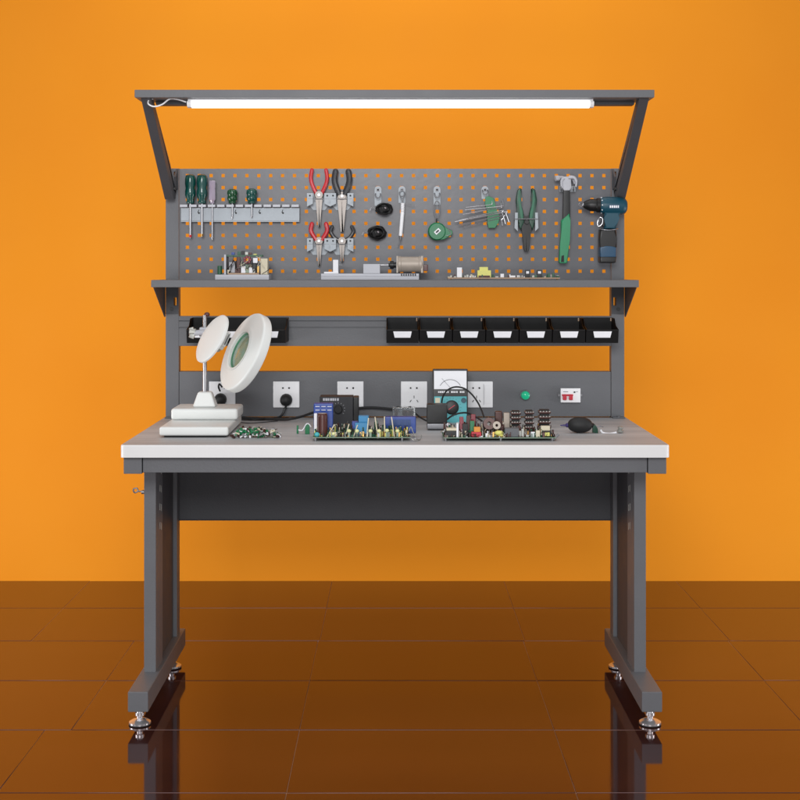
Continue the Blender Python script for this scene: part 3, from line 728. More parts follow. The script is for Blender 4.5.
# ============================================================ ON THE SHELF
SZ = sz1
def pbox(mb, a, b_, c, d, Y, th, m=0, bev=0, base=None):     # photo rectangle (x0,x1,ytop,ybottom) at depth Y
    p=at(a,c,Y); q=at(b_,d,Y); mb.box(p.x,q.x,Y,Y+th,(base if base is not None else q.z),p.z,bev,m); return mb
Y=.54
o = thing('power_module',tuple(Vector((at(242,0,Y).x,Y+.04,SZ))),'small power module with red coil on an aluminium base, left on the shelf','circuit module')
t=MB(); pbox(t,215,269,274.6,0,Y,.085,0,.0012,SZ+.0003); t.build('base_plate','alu',o)
bz=at(0,274.6,Y).z+.0003
t=MB(); pbox(t,224,226,254.5,0,Y+.005,.07,0,.0004,bz); t.build('end_plate','alu',o)
t=MB(); pbox(t,260.6,267.5,258.5,0,Y+.02,.05,0,.0004,bz); t.build('heat_sink','cream',o)
t=MB(); pbox(t,226.2,262,255.2,256.6,Y+.02,.05); t.build('upper_board','pcb',o)
t=MB(); pbox(t,228,259,273,0,Y+.004,.075,0,0,bz); t.build('circuit_board','tan',o)
t=MB(); 
for i in range(7):
    a=2*math.pi*i/7; c=at(247.5,259.8,Y+.01); 
    t.ring([(.0035,-.004),(.0045,0),(.0035,.004)],c+Vector((.009*math.cos(a),0,.009*math.sin(a))),(0,1,0),10)
t.build('red_coil','redcoil',o)
for (a,b_,c,d,mm,dy) in ((241,245.5,266.2,273,'card',.002),(249,252.3,267.5,273,'card',.002),(253,257.5,258,263,'card',.004),(236.5,240,257,272.8,'coil',.012),(245.5,249,264.5,272.8,'pcbe',.006),(229,235,262,272.8,'steel',.015),(252.5,256,263.5,272.8,'black',.01),(257,259,266,272.8,'brass',.008)):
    t=MB(); pbox(t,a,b_,c,d,Y+dy,.014,0,.001); t.build('component',mm,o)
for (px,top,mm) in ((233,252.3,'blue'),(239,251.5,'pcb'),(243,251,'black'),(246.5,252,'silverpart'),(255,253.8,'yellow'),(250,252.5,'coil'),(261,256.2,'pcb')):
    t=MB(); pbox(t,px-1.6,px+1.6,top,255,Y+.03,.012,0,.0006); t.build('upper_component',mm,o)
t=MB(); p=at(219.8,274.4,Y+.02); t.cyl((p.x,p.y,bz),(p.x,p.y,at(0,265.8,Y+.02).z),.0075,seg=16,bev=.0012); t.build('capacitor','pcb',o)
t=MB(); 
for (a,b_) in (((226,270),(234,260)),((229,273),(231,264)),((253,272),(258,262)),((262,274),(270,268))):
    t.tube([at(*a,Y+.003),at((a[0]+b_[0])/2+1,(a[1]+b_[1])/2,Y),at(*b_,Y+.006)],.0011)
t.build('wiring','black',o)
rn=random.Random(9); t=MB()
for i in range(70):
    px=rn.uniform(227,260); h=rn.uniform(2,14)*rn.random(); wd=rn.uniform(.4,1.3); dy=rn.uniform(.006,.07)
    a=at(px-wd,273-h,Y+dy); b_=at(px+wd,273,Y+dy); t.box(a.x,b_.x,Y+dy,Y+dy+.006,bz+.002,max(a.z,bz+.004),0,rn.randrange(6))
for i in range(12):
    px=rn.uniform(226,262); t.tube([at(px,rn.uniform(256,262),Y+.02),at(px+rn.uniform(-4,4),rn.uniform(259,266),Y-.002),at(px+rn.uniform(-7,7),rn.uniform(266,272),Y+.004)],.0008,5,rn.randrange(6))
tag(t.build('small_components',['black','coil','black','silverpart','ink','cream'],o),None,None,kind='stuff')
# linear stage
o = thing('motor_rail',tuple(Vector((at(372,0,Y).x,Y+.03,SZ))),'aluminium rail carrying a beige motor and metal blocks, middle of the shelf','linear stage')
t=MB(); pbox(t,321,419,276.3,0,Y,.06,0,.0008,SZ+.0003); pbox(t,321,419,273.6,0,Y+.008,.044,0,.0008,at(0,276.3,Y).z+.0001); t.build('rail','alu',o)
rz=at(0,273.6,Y+.008).z+.0003
t=MB(); pbox(t,324,338.3,271.8,0,Y+.01,.035,0,.0005,rz); pbox(t,333,338.2,259.8,0,Y+.012,.03,0,.0008,rz+.005); t.build('end_bracket','card',o)
t=MB(); p=at(338.4,265,Y+.027); t.cyl(p,p+Vector((.012,0,0)),.0016); t.build('pin','steel',o)
t=MB(); pbox(t,363.3,380,264,0,Y+.006,.045,0,.001,rz); t.build('slide_block','alu',o)
t=MB(); p=at(380.2,265,Y+.027); t.cyl(p,at(392,265,Y+.027),.0022); t.build('drive_shaft','chrome',o)
t=MB(); p=at(388.5,265,Y+.027); t.ring([(.006,0),(.006,.004),(.013,.005),(.013,.016),(.009,.017),(.009,.024)],p,(1,0,0),24); t.build('coupling','black',o)
t=MB(); p=at(397.5,264.3,Y+.032); t.ring([(.022,0),(.0255,.002),(.0255,.010),(.024,.012),(.024,.066),(.0255,.068),(.0255,.076),(.022,.078)],p,(1,0,0),32); mo=t.build('motor','motor',o)
t=MB(); pbox(t,396.5,398,256,272.8,Y+.01,.045); pbox(t,421,423,256,272.8,Y+.01,.045); t.build('end_plate','motor',o)
t=MB(); pbox(t,423.2,428,264.5,271,Y+.02,.02,0,.002); t.build('terminal','brown',o)
t=MB()
for i in range(7): pbox(t,401+2.3*i,402.2+2.3*i,273.8,275.8,Y-.0006,.0005)
t.build('printed_marks','ink',o)
# long board
o = thing('circuit_board',tuple(Vector((at(504,0,Y).x,Y+.03,SZ))),'thin tan circuit board with a yellow transformer, right on the shelf','circuit board')
t=MB(); pbox(t,448,560,277.5,278.8,Y+.0,.07); t.build('board','tan',o)
bz=at(0,277.5,Y).z+.0002
for i,x in enumerate((451,480,530,557)):
    t=MB(); p=at(x,0,Y+.03); t.cyl((p.x,p.y,SZ+.0002),(p.x,p.y,at(0,278.8,Y).z),.002,seg=8); t.build('standoff','brass',o)
def comp(o,a,b_,c,mm,dy=.006,th=.014,bev=.0008,nm='component',Yb=None):
    t=MB(); pbox(t,a,b_,c,0,(Yb if Yb is not None else Y)+dy,th,0,bev,bz); return t.build(nm,mm,o)
comp(o,457,462,267.5,'card',nm='connector'); comp(o,479.5,488,267,'yellow',.010,.016,nm='transformer_core'); comp(o,477.5,491,270.3,'yellow',.008,.020,nm='transformer'); comp(o,478.5,490,275.5,'coil',.005,.026)
comp(o,500.5,504,273.8,'card'); comp(o,510,515.5,275.6,'card'); comp(o,525.3,530,270,'black',nm='relay'); comp(o,537,542,270,'black',nm='relay')
t=MB(); pbox(t,526.2,529,271.2,273.6,Y+.0052,.0006); pbox(t,538,541,271.2,273.6,Y+.0052,.0006); t.build('relay_window','card',o)
rn=random.Random(4)
t=MB(); mats_=['silverpart','card','black','cream','coil','pcb']
for i in range(60):
    px=rn.uniform(449,558); h=rn.uniform(.6,3.2); wd=rn.uniform(.5,1.6); pbox(t,px-wd,px+wd,277.4-h,0,Y+rn.uniform(.002,.06),.005,rn.randrange(6),0,bz)
tag(t.build('small_components',mats_,o),None,None,kind='stuff')
for px in (549,553.5):
    comp(o,px-.9,px+.9,273,'pcb',nm='jumper')

# ============================================================ MAGNIFIER LAMP
L0 = at(0,438,.161)
lamp = thing('magnifier_lamp',(-.57,.33,TOP),'white magnifying bench lamp with round ring head and round cover on a stepped base','magnifier lamp')
xa,xb = -.671,-.474
z1 = at(0,427,.161).z
t=MB(); t.box(xa,xb,.161,.50,TOP+.006,z1,.006,0,3); t.box(xa+.012,xb-.012,.175,.49,TOP+.0005,TOP+.0062,0,1); bs=t.build('base',['lampwhite','dark'],lamp)
z2 = at(0,409,.33).z
t=MB(); t.box(xa+.004,xb+.006,.340,.495,z1+.0005,z2,.008,0,3); t.build('upper_base','lampwhite',bs)
t=MB(); c=at(205,0,.41)
pts=[(.0,0)]
z3=at(0,391.5,.41).z
b=bmesh.new()
lo=[(-.034,-.030),(.036,-.030),(.036,.030),(-.034,.030)]; hi=[(-.019,-.018),(.021,-.018),(.021,.018),(-.019,.018)]
A=[b.verts.new((c.x+x,.41+y,z2+.0003)) for x,y in lo]; B=[b.verts.new((c.x+x,.41+y,z3)) for x,y in hi]
b.faces.new(A); b.faces.new(B[::-1])
for i in range(4): b.faces.new((A[i],B[i],B[(i+1)%4],A[(i+1)%4]))
bmesh.ops.bevel(b,geom=b.edges[:],offset=.005,segments=3,affect='EDGES',profile=.5); t._merge(b,0); t.build('pole_socket','lampwhite',bs)
t=MB(); t.cyl((c.x-.0005,.41,z3-.002),(c.x-.0005,.41,at(0,315,.41).z),.0062,seg=20); t.build('pole','chrome',lamp)
t=MB(); p=at(207,314.5,.41); t.ball(p,.008,0,(1.1,1,.9)); t.build('pole_cap','brown',lamp)
# head
HY=.30; hc=at(239.5,350,HY); nrm=Vector((-.80,-.44,.40)).normalized(); k=K(HY)
Rh=41.5*k
t=MB(); t.ring([(.060,.0),(.064,.002),(Rh*.60,.0015),(Rh*.66,-.002),(Rh*.95,-.006),(Rh*.985,-.009),(Rh,-.013),(Rh*1.0,-.032),(Rh*.985,-.035),(Rh*.93,-.036),(Rh*.90,-.031),(Rh*.88,-.020),(.066,-.013),(.060,-.013)],hc,nrm,64,closed=True)
head=t.build('ring_head','lampwhite',lamp)
t=MB(); t.ring([(.0,-.003),(.02,-.0045),(.045,-.0065),(.059,-.009),(.0595,-.011),(.045,-.0135),(.02,-.0155),(0,-.017)],hc,nrm,48); t.build('lens','glass',head)
t=MB(); t.ring([(.0570,-.010),(.0570,.003),(.0635,.004),(.0635,.0025),(.0598,.001),(.0598,-.010)],hc,nrm,48,closed=True); t.build('lens_ring','lampwhite',head)
t = MB(); t.ring([(.0592,-.0105),(.0592,-.004),(.052,-.0065),(.052,-.0085)],hc,nrm,48,closed=True); t.build('lens_rim','gring',head)
t = MB(); t.ring([(.0590,-.020),(.0590,-.013),(.045,-.019),(.045,-.021)],hc,nrm,48,closed=True); t.build('inner_board','pcb',head)
ax1=nrm.cross(Vector((0,0,1))).normalized()
t=MB(); 
for j in range(2):
    pts=[]; 
    e1=nrm.orthogonal().normalized(); e2=nrm.cross(e1)
    for i in range(25): a=2*math.pi*i/24; pts.append(hc+nrm*(-.024-.004*j)+(e1*math.cos(a)+e2*math.sin(a))*(.080+.010*j))
    t.tube(pts,.0045)
t.build('ring_tube','white',head)
# cover
n2=Vector((-.757,-.45,.472)).normalized(); cc=at(210.8,338,HY-.04); Rc=26.4*K(HY-.04)
t=MB(); t.ring([(0,.004),(Rc*.6,.0035),(Rc*.93,.001),(Rc,-.003),(Rc,-.008),(Rc*.96,-.0085),(Rc*.9,-.004),(0,-.003)],cc,n2,56); t.build('round_cover','lampwhite',lamp)
# hinge and joint
t=MB(); a=cc-n2*.012; b_=at(226,337,HY-.02)
t.cyl(cc-n2*.009,cc-n2*.020,.020,seg=24,bev=.002)
t.obox(at(222.5,340,HY-.02),(.030,.030,.034),(0,R(24),R(10)),.004); t.obox(at(226,334,HY-.01),(.026,.018,.016),(0,R(24),0),.003); t.obox(at(221,347,HY-.015),(.016,.02,.014),(0,R(24),0),.003); t.build('hinge_block','lampwhite',head)
t=MB(); t.obox(at(227,339.5,HY-.038),(.0035,.006,.034),(0,R(24),0),.001); t.build('hinge_strap','grey',head)
t=MB(); t.cyl(at(215,347,HY-.01),at(219,350,HY-.02),.008,seg=14,bev=.001); t.build('wing_screw','motor',head)
t=MB(); p=at(194,333,.39); t.cyl(p,at(222,331,.37),.0085,seg=16); t.obox(at(204.8,332,.41),(.030,.034,.030),(0,0,0),.004); t.build('pole_clamp','alu',lamp)
t=MB(); t.cyl(at(189.5,331.5,.39),at(196,332,.39),.012,.010,seg=10,bev=.0015); t.obox(at(192,336,.388),(.016,.012,.014),(0,R(20),0),.002); t.obox(at(191.5,329,.388),(.014,.01,.010),(0,R(-15),0),.002); t.build('clamp_knob','silverpart',lamp)
t=MB(); t.tube([at(262,352,HY+.06),at(258,372,HY+.1),at(246,392,.50),at(240,408,.6),at(236,414.5,.63)],.0028); t.build('power_cord','rubber',lamp) if False else t.bm.free()

# ============================================================ CABLES & PLUGS
def plug(c, lab, lead, oname='power_plug'):
    o=thing('power_plug',tuple(c),lab,'plug')
    t=MB(); t.ring([(.019,0),(.020,.003),(.019,.018),(.015,.026),(.008,.031),(0,.032)],(c.x,SY-.0092,c.z),(0,-1,0),26); t.build('plug_body','rubber',o)
    t=MB(); t.obox((c.x,SY-.025,c.z+.004),(.012,.012,.020),(0,0,0),.003); t.build('finger_grip','black',o)
    t=MB(); t.tube([c+Vector((0,-.024,-.012)),c+Vector((.0,-.028,-.024)),*lead],.0036,8); t.build('cord','black',o)
    return o
zc=TOP+.005
plug(at(286.5,399.5,SY)+Vector((0,0,0)),'round black plug in the second socket, its cord dropping to the table',
     [Vector((at(285,0,.66).x,.665,TOP+.035)),Vector((at(281,0,.66).x,.655,TOP+.010)),Vector((at(272,0,.62).x,.63,zc)),Vector((at(255,0,.6).x,.60,zc)),Vector((at(238,0,.6).x,.62,zc))])
plug1 = plug(at(221,399,SY),'black plug in the first socket, right behind the lamp pole socket',
     [Vector((at(224,0,.66).x,.665,TOP+.035)),Vector((at(230,0,.66).x,.66,TOP+.012)),Vector((at(250,0,.6).x,.64,zc)),Vector((at(270,0,.6).x,.62,zc)),Vector((at(288,0,.6).x,.635,zc))])
c=at(219,384.5,SY-.05)
t=MB(); t.tube([at(220,391,SY-.03),at(218.6,387,SY-.045),at(219.4,384,SY-.06),at(222,387,SY-.05)],.0028); t.build('cord_loop','rubber',plug1)
t=MB(); t.tube([Vector((at(236,0,.6).x,.66,zc)),at(262,418.6,.62),at(285,419.6,.58),at(300,417,.60),at(312,413,.64),at(324,410,.66),at(345,409,.68),at(372,407.5,.68),at(400,410,.67)],.0040); tag(t.build('black_cable','rubber'),'thick black cord running along the table behind the black control box','cord')
t=MB(); t.tube([Vector((at(237,0,.5).x,.52,zc)),Vector((at(250,0,.5).x,.50,zc)),Vector((at(262,0,.5).x,.52,zc)),Vector((at(276,0,.5).x,.56,zc))],.0016); tag(t.build('thin_wire','ink'),'thin dark wire lying on the table right of the lamp base','wire')
t=MB(); t.tube([Vector((at(412,0,.55).x,.60,zc+.03)),Vector((at(420,0,.55).x,.56,zc+.012)),Vector((at(428,0,.55).x,.54,zc))],.0026); tag(t.build('signal_cable','rubber'),'short black cable between the clear box and the analogue meter','cable')

# ============================================================ ON THE TABLE
# pile of screw terminals
rn=random.Random(11)
def heap(name,px0,px1,py,n,label,cat,h=.022,dep=.05,seed=1,mats_=('tgreen','card','silverpart','coil','tgreen','cream','steel')):
    rn=random.Random(seed); Yh=475*1.375/(py-271)*1.0+CY
    x0=at(px0,0,Yh).x; x1=at(px1,0,Yh).x; t=MB()
    for i in range(n):
        u=rn.random(); x=x0+(x1-x0)*u; env=min(1,6*u,6*(1-u)); y=Yh+rn.uniform(0,dep); z=TOP+.004+rn.random()*h*env
        sz=(rn.uniform(.003,.010),rn.uniform(.004,.009),rn.uniform(.003,.009))
        mi=rn.randrange(len(mats_)); rot=(rn.uniform(0,3),rn.uniform(0,3),rn.uniform(0,3))
        if rn.random()<.4: d=Vector((rn.uniform(-1,1),rn.uniform(-1,1),rn.uniform(-.4,.4))).normalized()*rn.uniform(.005,.011); t.cyl(Vector((x,y,z))-d,Vector((x,y,z))+d,rn.uniform(.0008,.0030),seg=8,m=mi)
        else: t.obox((x,y,z),sz,rot,.0006,mi)
    return tag(t.build(name,list(mats_)),label,cat)
heap('terminal_pile',232,279,438.5,260,'low heap of loose green and silver terminals beside the lamp base','electronic parts',seed=3)
o=thing('screw_terminal',tuple(Vector((at(304,0,.25).x,.27,TOP))),'small green connector with a white lead, left of the green power board','connector')
t=MB(); Yt=.25; pbox(t,305,309.5,424,0,Yt,.012,0,.001,TOP+.0005); pbox(t,296.6,298.5,425.5,0,Yt+.01,.008,0,.0008,TOP+.0005); t.build('housing','tgreen',o)
t=MB(); t.tube([at(298.5,430,Yt),at(302,430.4,Yt-.003),at(304,428,Yt),at(306,424.5,Yt-.004),at(308.4,423.8,Yt),at(311,427,Yt+.003)],.0017); t.build('lead','card',o)

# green power board
Y=.085; zb=TOP+.0095
o=thing('circuit_board',tuple(Vector((at(362,0,Y).x,Y+.05,TOP))),'green power board with blue capacitors and pale LEDs in front of the black control box','circuit board')
bx0=at(312.5,0,Y).x; bx1=at(410.5,0,Y).x
t=MB(); t.box(bx0,bx1,Y,Y+.12,zb,zb+.0018,0,0); t.box(bx0,bx1,Y-.0006,Y-.0001,zb,zb+.0018,0,1); t.build('board',['pcb','pcbe'],o)
for x in (.008,.25):
    for y in (.006,.11):
        t=MB(); t.cyl((bx0+x,Y+y,TOP+.0003),(bx0+x,Y+y,zb-.0001),.003,seg=10); t.build('standoff','steel',o)
bz=zb+.002
def C3(nm,a,b_,c,mm,dy,th,bev=.001,base=None,lab=None):
    t=MB(); p=at(a,c,Y+dy); q=at(b_,0,Y+dy); t.box(p.x,q.x,Y+dy,Y+dy+th,bz if base is None else base,p.z,bev); return t.build(nm,mm,o,lab)
cb=C3('capacitor_bank',313.6,333,403.5,'blue',.070,.035,.003)
for yy in (.0,.012):
    t=MB(); p=at(314.5,406+yy*300,Y+.07); q=at(332.5,0,Y+.07); 
    for i in range(3): xx=p.x+(q.x-p.x)*(i+.5)/3; t.box(xx-.006,xx+.006,Y+.0688,Y+.0698,p.z-.002,p.z-.0005)
    t.build('sleeve_print','card',cb)
t=MB(); c=at(322.3,0,Y+.03); zt_=at(0,413.5,Y+.03).z; t.ring([(.0142,0),(.0146,.002),(.0146,zt_-bz-.006),(.0138,zt_-bz-.004),(.0146,zt_-bz-.002),(.0125,zt_-bz)],(c.x,Y+.035,bz),(0,0,1),28); ct=t.build('tall_capacitor','brown',o)
t=MB(); t.cyl((c.x,Y+.035,zt_),(c.x,Y+.035,zt_+.0006),.0118,seg=24); t.build('can_top','motor',ct)
t=MB(); t.box(c.x-.012,c.x-.009,Y+.0195,Y+.0245,bz+.006,zt_-.008); t.build('polarity_stripe','coil',ct)
C3('ceramic_block',314,317,413.5,'card',.055,.012)
t=MB(); p=at(317,434.5,Y+.008); t.ball(p,.0075,0,(1,.8,.9)); t.build('disc_capacitor','meter',o)
C3('relay',358.5,368.6,416,'lblue',.050,.03); C3('relay',352,358,421.5,'blue',.052,.02); C3('relay',355,367.5,423,'lblue',.030,.016)
hb=C3('heat_sink',385,416,417,'blue',.085,.03,.003)
t=MB()
for i in range(11): p=at(390+2.0*i,419.5,Y+.085); q=at(0,426,Y+.085); t.box(p.x-.0009,p.x+.0009,Y+.0800,Y+.0848,q.z,p.z)
t.build('fin','teal2',hb)
for x0,x1,y0,y1 in ((334.5,326,424.5,438.5),(349,345,424,438.5),(357.5,353,425,438.5),(368.5,366.5,418,438.5),(375,378,417,438.5),(384.5,384.8,416.5,438.5),(391.5,394.5,417,438.5)):
    t=MB(); t.tube([at(x1,y1,Y+.012),at(x0,y0,Y+.03)],.0016,6,smooth=False); t.build('bent_lead','cream',o)
for x,yy in ((333.5,433.8),(349,431),(357,431),(370.5,431),(379,431),(387,430.6),(397.5,431)):
    t=MB(); p=at(x,yy,Y+.01); t.cyl((p.x,p.y,bz),(p.x,p.y,p.z),.0036,seg=12,m=1); t.ball(p,.0060,0,(1,1,.85)); t.build('led',['led','pcbe'],o)
def clutter(o,Y,x0,x1,dep,n,seed,mats_,hmax,nm='small_components'):
    rn=random.Random(seed); t=MB()
    for i in range(n):
        x=rn.uniform(x0+.004,x1-.004); y=Y+rn.uniform(.004,dep-.006); h=rn.uniform(.003,hmax)*(.55+.7*(y-Y)/dep); m=rn.randrange(len(mats_)); q=rn.random(); w_=rn.uniform(.0009,.0034)
        if q<.45: t.box(x-w_,x+w_,y-w_*.8,y+w_*.8,bz,bz+h,.0005,m,1)
        elif q<.75: t.cyl((x,y,bz),(x,y,bz+h),w_*.85,seg=12,m=m,bev=.0006)
        elif q<.88: t.tube([(x,y,bz),(x+rn.uniform(-.003,.003),y,bz+h*1.1),(x+rn.uniform(-.012,.012),y+rn.uniform(-.01,.01),bz+h*.9),(x+rn.uniform(-.014,.014),y,bz)],.0006,5,m)
        else:
            t.ring([(w_*.7,-.002),(w_*1.3,-.002),(w_*1.3,.002),(w_*.7,.002)],(x,y,bz+w_*1.4),(rn.uniform(-1,1),-1,0),14,m,closed=True)
    return tag(t.build(nm,list(mats_),o),None,None,kind='stuff')
clutter(o,Y,bx0,bx1,.115,560,21,('pcb','black','silverpart','cream','pcb','coil','green2','brass','yellow'),.026)
clutter(o,Y,at(338,0,Y).x,bx1-.01,.1,60,22,('green2','pcb','black','coil'),.034,'tall_components')
t=MB()
for s_ in (0,1): t.tube([at(409,434,Y+.01),at(412,439,Y-.002+.006*s_),at(416,441-2*s_,Y+.0),at(420,439.5,Y+.02),at(421.5,436-s_,Y+.03)],.0013)
t.tube([at(409,431,Y+.03),at(411,427,Y+.035),at(413,432,Y+.03),at(416,437,Y+.02)],.0013); t.build('flying_leads','silverpart',o)
# black control box with knob
Yb=.40; o=thing('control_box',tuple(Vector((at(340,0,Yb).x,Yb+.03,TOP))),'black control box with a round dial knob behind the green power board','electronics box')
p=at(319.5,396.8,Yb); q=at(353,0,Yb); 
t=MB(); t.box(p.x,q.x,Yb,Yb+.07,TOP+.0005,p.z,.0015); bb=t.build('case','ink',o)
p2=at(358.5,397.2,Yb+.006); t=MB(); t.box(q.x+.0005,p2.x,Yb+.004,Yb+.068,TOP+.0005,p2.z,.002); t.build('side_fin','black',o)
t=MB(); c=at(338.3,409.3,Yb-.001); t.ring([(4.3*K(Yb),0),(4.1*K(Yb),.010),(3.4*K(Yb),.012),(0,.012)],(c.x,Yb-.0002,c.z),(0,-1,0),24); t.build('dial_knob','dark',o)
t=MB()
for i in range(11):
    a=R(-40+26*i); r=6.4*K(Yb); t.obox((c.x+r*math.cos(a),Yb-.0006,c.z+r*math.sin(a)),(.0032,.0006,.0009),(0,-a,0))
for i,wd in enumerate((1.8,2,1.6,2,1.8,1.4,1.6)):
    x=323+2.35*i; a_=at(x,398.2,Yb); b2=at(x+wd,400.8,Yb); t.box(a_.x,b2.x,Yb-.0008,Yb-.0002,b2.z,a_.z); 
    
t.build('dial_print','alu',o)
# clear box
Yc=.34; o=thing('clear_box',tuple(Vector((at(404,0,Yc).x,Yc+.02,TOP))),'small clear plastic box with a dark coil inside, behind the blue heat sink','box')
p=at(392.5,407.5,Yc); q=at(415.5,0,Yc); t=MB(); t.box(p.x,q.x,Yc,Yc+.045,TOP+.001,p.z,.002); t.build('case','clear',o)
t=MB(); c=at(408,412,Yc+.02); t.ring([(.006,-.008),(.016,-.008),(.018,0),(.016,.008),(.006,.008)],(c.x,c.y,c.z-.002),(0,0,1),20,closed=True); t.box(p.x+.006,p.x+.016,Yc+.01,Yc+.03,TOP+.003,p.z-.008,.001); t.build('inner_coil','coil',o)
t=MB(); t.tube([at(393,409,Yc+.01),at(398,406.8,Yc+.02),at(404,408,Yc+.02),at(411,406.6,Yc+.02)],.002); t.build('lead','rubber',o)
# multimeter
Ym=.56; lean=Matrix.Translation(Vector((0,Ym,TOP))) @ Matrix.Rotation(R(-7),4,'X') @ Matrix.Translation(Vector((0,-Ym,-TOP)))
o=thing('multimeter',tuple(Vector((at(450.5,0,Ym).x,Ym,TOP))),'turquoise and black analogue multimeter leaning against the socket panel','multimeter')
k=K(Ym); xm=at(450.5,0,Ym).x; wM=17.6*k; hM=at(0,368.8,Ym).z-TOP
t=MB(lean); t.box(xm-wM,xm+wM,Ym,Ym+.032,TOP+.001,TOP+hM,.003); t.build('case','black',o)
Z=lambda py: TOP+hM-(py-368.8)*k
t=MB(lean); t.box(xm-16.3*k,xm+16.3*k,Ym-.0012,Ym-.0001,Z(389.3),Z(371),.0004); sc_=t.build('scale_window','card',o)
t=MB(lean)
pts=[(xm+11.5*k*math.sin(a),Ym-.0015,Z(388)+ (11.5*math.cos(a)-3.2)*k) for a in [R(-62+124*i/20) for i in range(21)]]
t.tube(pts,.0007,5,smooth=False)
pts=[(xm+9.5*k*math.sin(a),Ym-.0015,Z(388)+ (9.5*math.cos(a)-3.2)*k) for a in [R(-50+100*i/16) for i in range(17)]]
t.build('scale_arc','ink',sc_)
t=MB(lean); t.tube([(xm+1*k,Ym-.0018,Z(389)),(xm-8.5*k,Ym-.0018,Z(378.5))],.0004,5,smooth=False); t.build('needle','ink',sc_)
t=MB(lean); rn=random.Random(2); x=-14.5
while x<13:
    wd=rn.uniform(.8,1.8)
    if rn.random()<.8: t.box(xm+x*k,xm+(x+wd)*k,Ym-.0008,Ym-.0001,Z(393),Z(391.2))
    x+=wd+.5
t.build('printed_marks','card',o)
t=MB(lean); t.box(xm-16.3*k,xm+16.3*k,Ym-.0030,Ym-.0001,Z(423),Z(396.5),.0012); fp=t.build('front_panel','meter',o)
t=MB(lean); t.ring([(7.2*k,0),(7.0*k,.005),(5.6*k,.007),(0,.007)],(xm+1.2*k,Ym-.0032,Z(407.5)),(0,-1,0),32); kn=t.build('selector_knob','black',fp)
t=MB(lean); t.obox((xm+1.2*k,Ym-.0108,Z(407.5)),(.0022,.0014,.024),(0,R(55),0)); t.build('pointer','redp',fp)
t=MB(lean); t.ring([(2.6*k,0),(2.4*k,.005),(0,.005)],(xm+13.3*k,Ym-.0032,Z(400.5)),(0,-1,0),20); t.build('zero_knob','teal',fp)
t=MB(lean); t.box(xm-15.2*k,xm-10.5*k,Ym-.0040,Ym-.0031,Z(403),Z(398)); t.build('test_socket','cream',fp)
t=MB(lean)
for i in range(18):
    a=2*math.pi*i/18; t.obox((xm+(1.2+9.2*math.cos(a))*k,Ym-.0034,Z(407.5)+9.2*k*math.sin(a)),(.0030,.0006,.0009),(0,-a,0))
t.build('range_print','ink',fp)
# test leads
t=MB(); t.tube([at(441,417,.50),at(441.5,407,.49),at(442.5,398,.48),at(447,390.5,.47),at(455,387,.46),at(464,388.4,.45),at(471.5,394,.44),at(477.5,402,.42),at(481,409,.38),at(484,417,.30)],.0026,8); tag(t.build('test_lead','rubber'),'black test lead arching over the face of the analogue meter','cable')
t=MB(); t.tube([at(447,419.5,.42),at(453,415.2,.42),at(461,413,.42),at(468,413.2,.41),at(476,417,.38),at(482,421,.33)],.0028,8); tag(t.build('test_lead','rubber'),'black test lead lying low across the foot of the analogue meter','cable')
# black block with silver foot
Yk=.34; o=thing('transformer_block',tuple(Vector((at(437,0,Yk).x,Yk+.03,TOP))),'matt black block on a silver foot, in front of the meter at its left','transformer')
p=at(427,404.6,Yk); q=at(447.2,423.5,Yk); t=MB(); t.box(p.x,q.x,Yk,Yk+.05,q.z,p.z,.002); t.build('block','black',o)
t=MB(); t.box(p.x,q.x+.012,Yk+.002,Yk+.046,TOP+.004,q.z-.0006,.003); t.build('foot','steel',o)
t=MB(); t.box(p.x+.004,q.x,Yk+.008,Yk+.04,TOP+.0005,TOP+.0038); t.build('pad','ink',o)

# second board
Y=.085; zb=TOP+.0085
o=thing('circuit_board',tuple(Vector((at(502,0,Y).x,Y+.06,TOP))),'wide circuit board with stacks of dark copper coils on the table','circuit board')
bx0=at(443.5,0,Y).x; bx1=at(556.5,0,Y).x
t=MB(); t.box(bx0,bx1,Y,Y+.14,zb,zb+.0018,0,0); t.box(bx0,bx1,Y-.0006,Y-.0001,zb,zb+.0018,0,1); t.build('board',['pcb','pcbe'],o)
for x in (.006,.16,.304):
    for y in (.006,.128):
        t=MB(); t.cyl((bx0+x,Y+y,TOP+.0003),(bx0+x,Y+y,zb-.0001),.003,seg=10); t.build('standoff','steel',o)
bz=zb+.002
C3('connector_block',446,458.5,430.8,'black',.012,.03,.0015); t=MB(); p=at(446.5,428.4,Y+.014); q=at(458.5,430.7,Y+.014); t.box(p.x,q.x,Y+.014,Y+.04,q.z,p.z,.001); t.build('foil_capacitor','cream',o)
C3('red_component',471.5,481.3,432.2,'redp',.010,.022,.0015); t=MB(); p=at(474,427.2,Y+.012); q=at(480.3,432,Y+.012); t.box(p.x,q.x,Y+.012,Y+.028,q.z,p.z,.001); t.build('film_capacitor','orange',o)
C3('relay',459.5,463.5,417,'redcoil',.040,.01); C3('relay',466.5,470.5,416,'coil',.050,.01); C3('choke',471,475.5,414.5,'redcoil',.060,.01); C3('trimmer',470,474.5,421,'tgreen',.035,.008); C3('relay',462.5,468,424,'black',.030,.014)
C3('standing_board',456.5,458.6,423.5,'card',.008,.02,.0003)
t=MB(); p=at(499,433,Y+.014); t.ball(p,.0095,0,(1.35,.9,.75)); t.ball(p+Vector((.005,0,-.006)),.007,0,(1.2,.9,.8)); t.build('yellow_choke','yellow',o)
C3('heat_sink',505,519,428.5,'grey',.012,.03,.001)
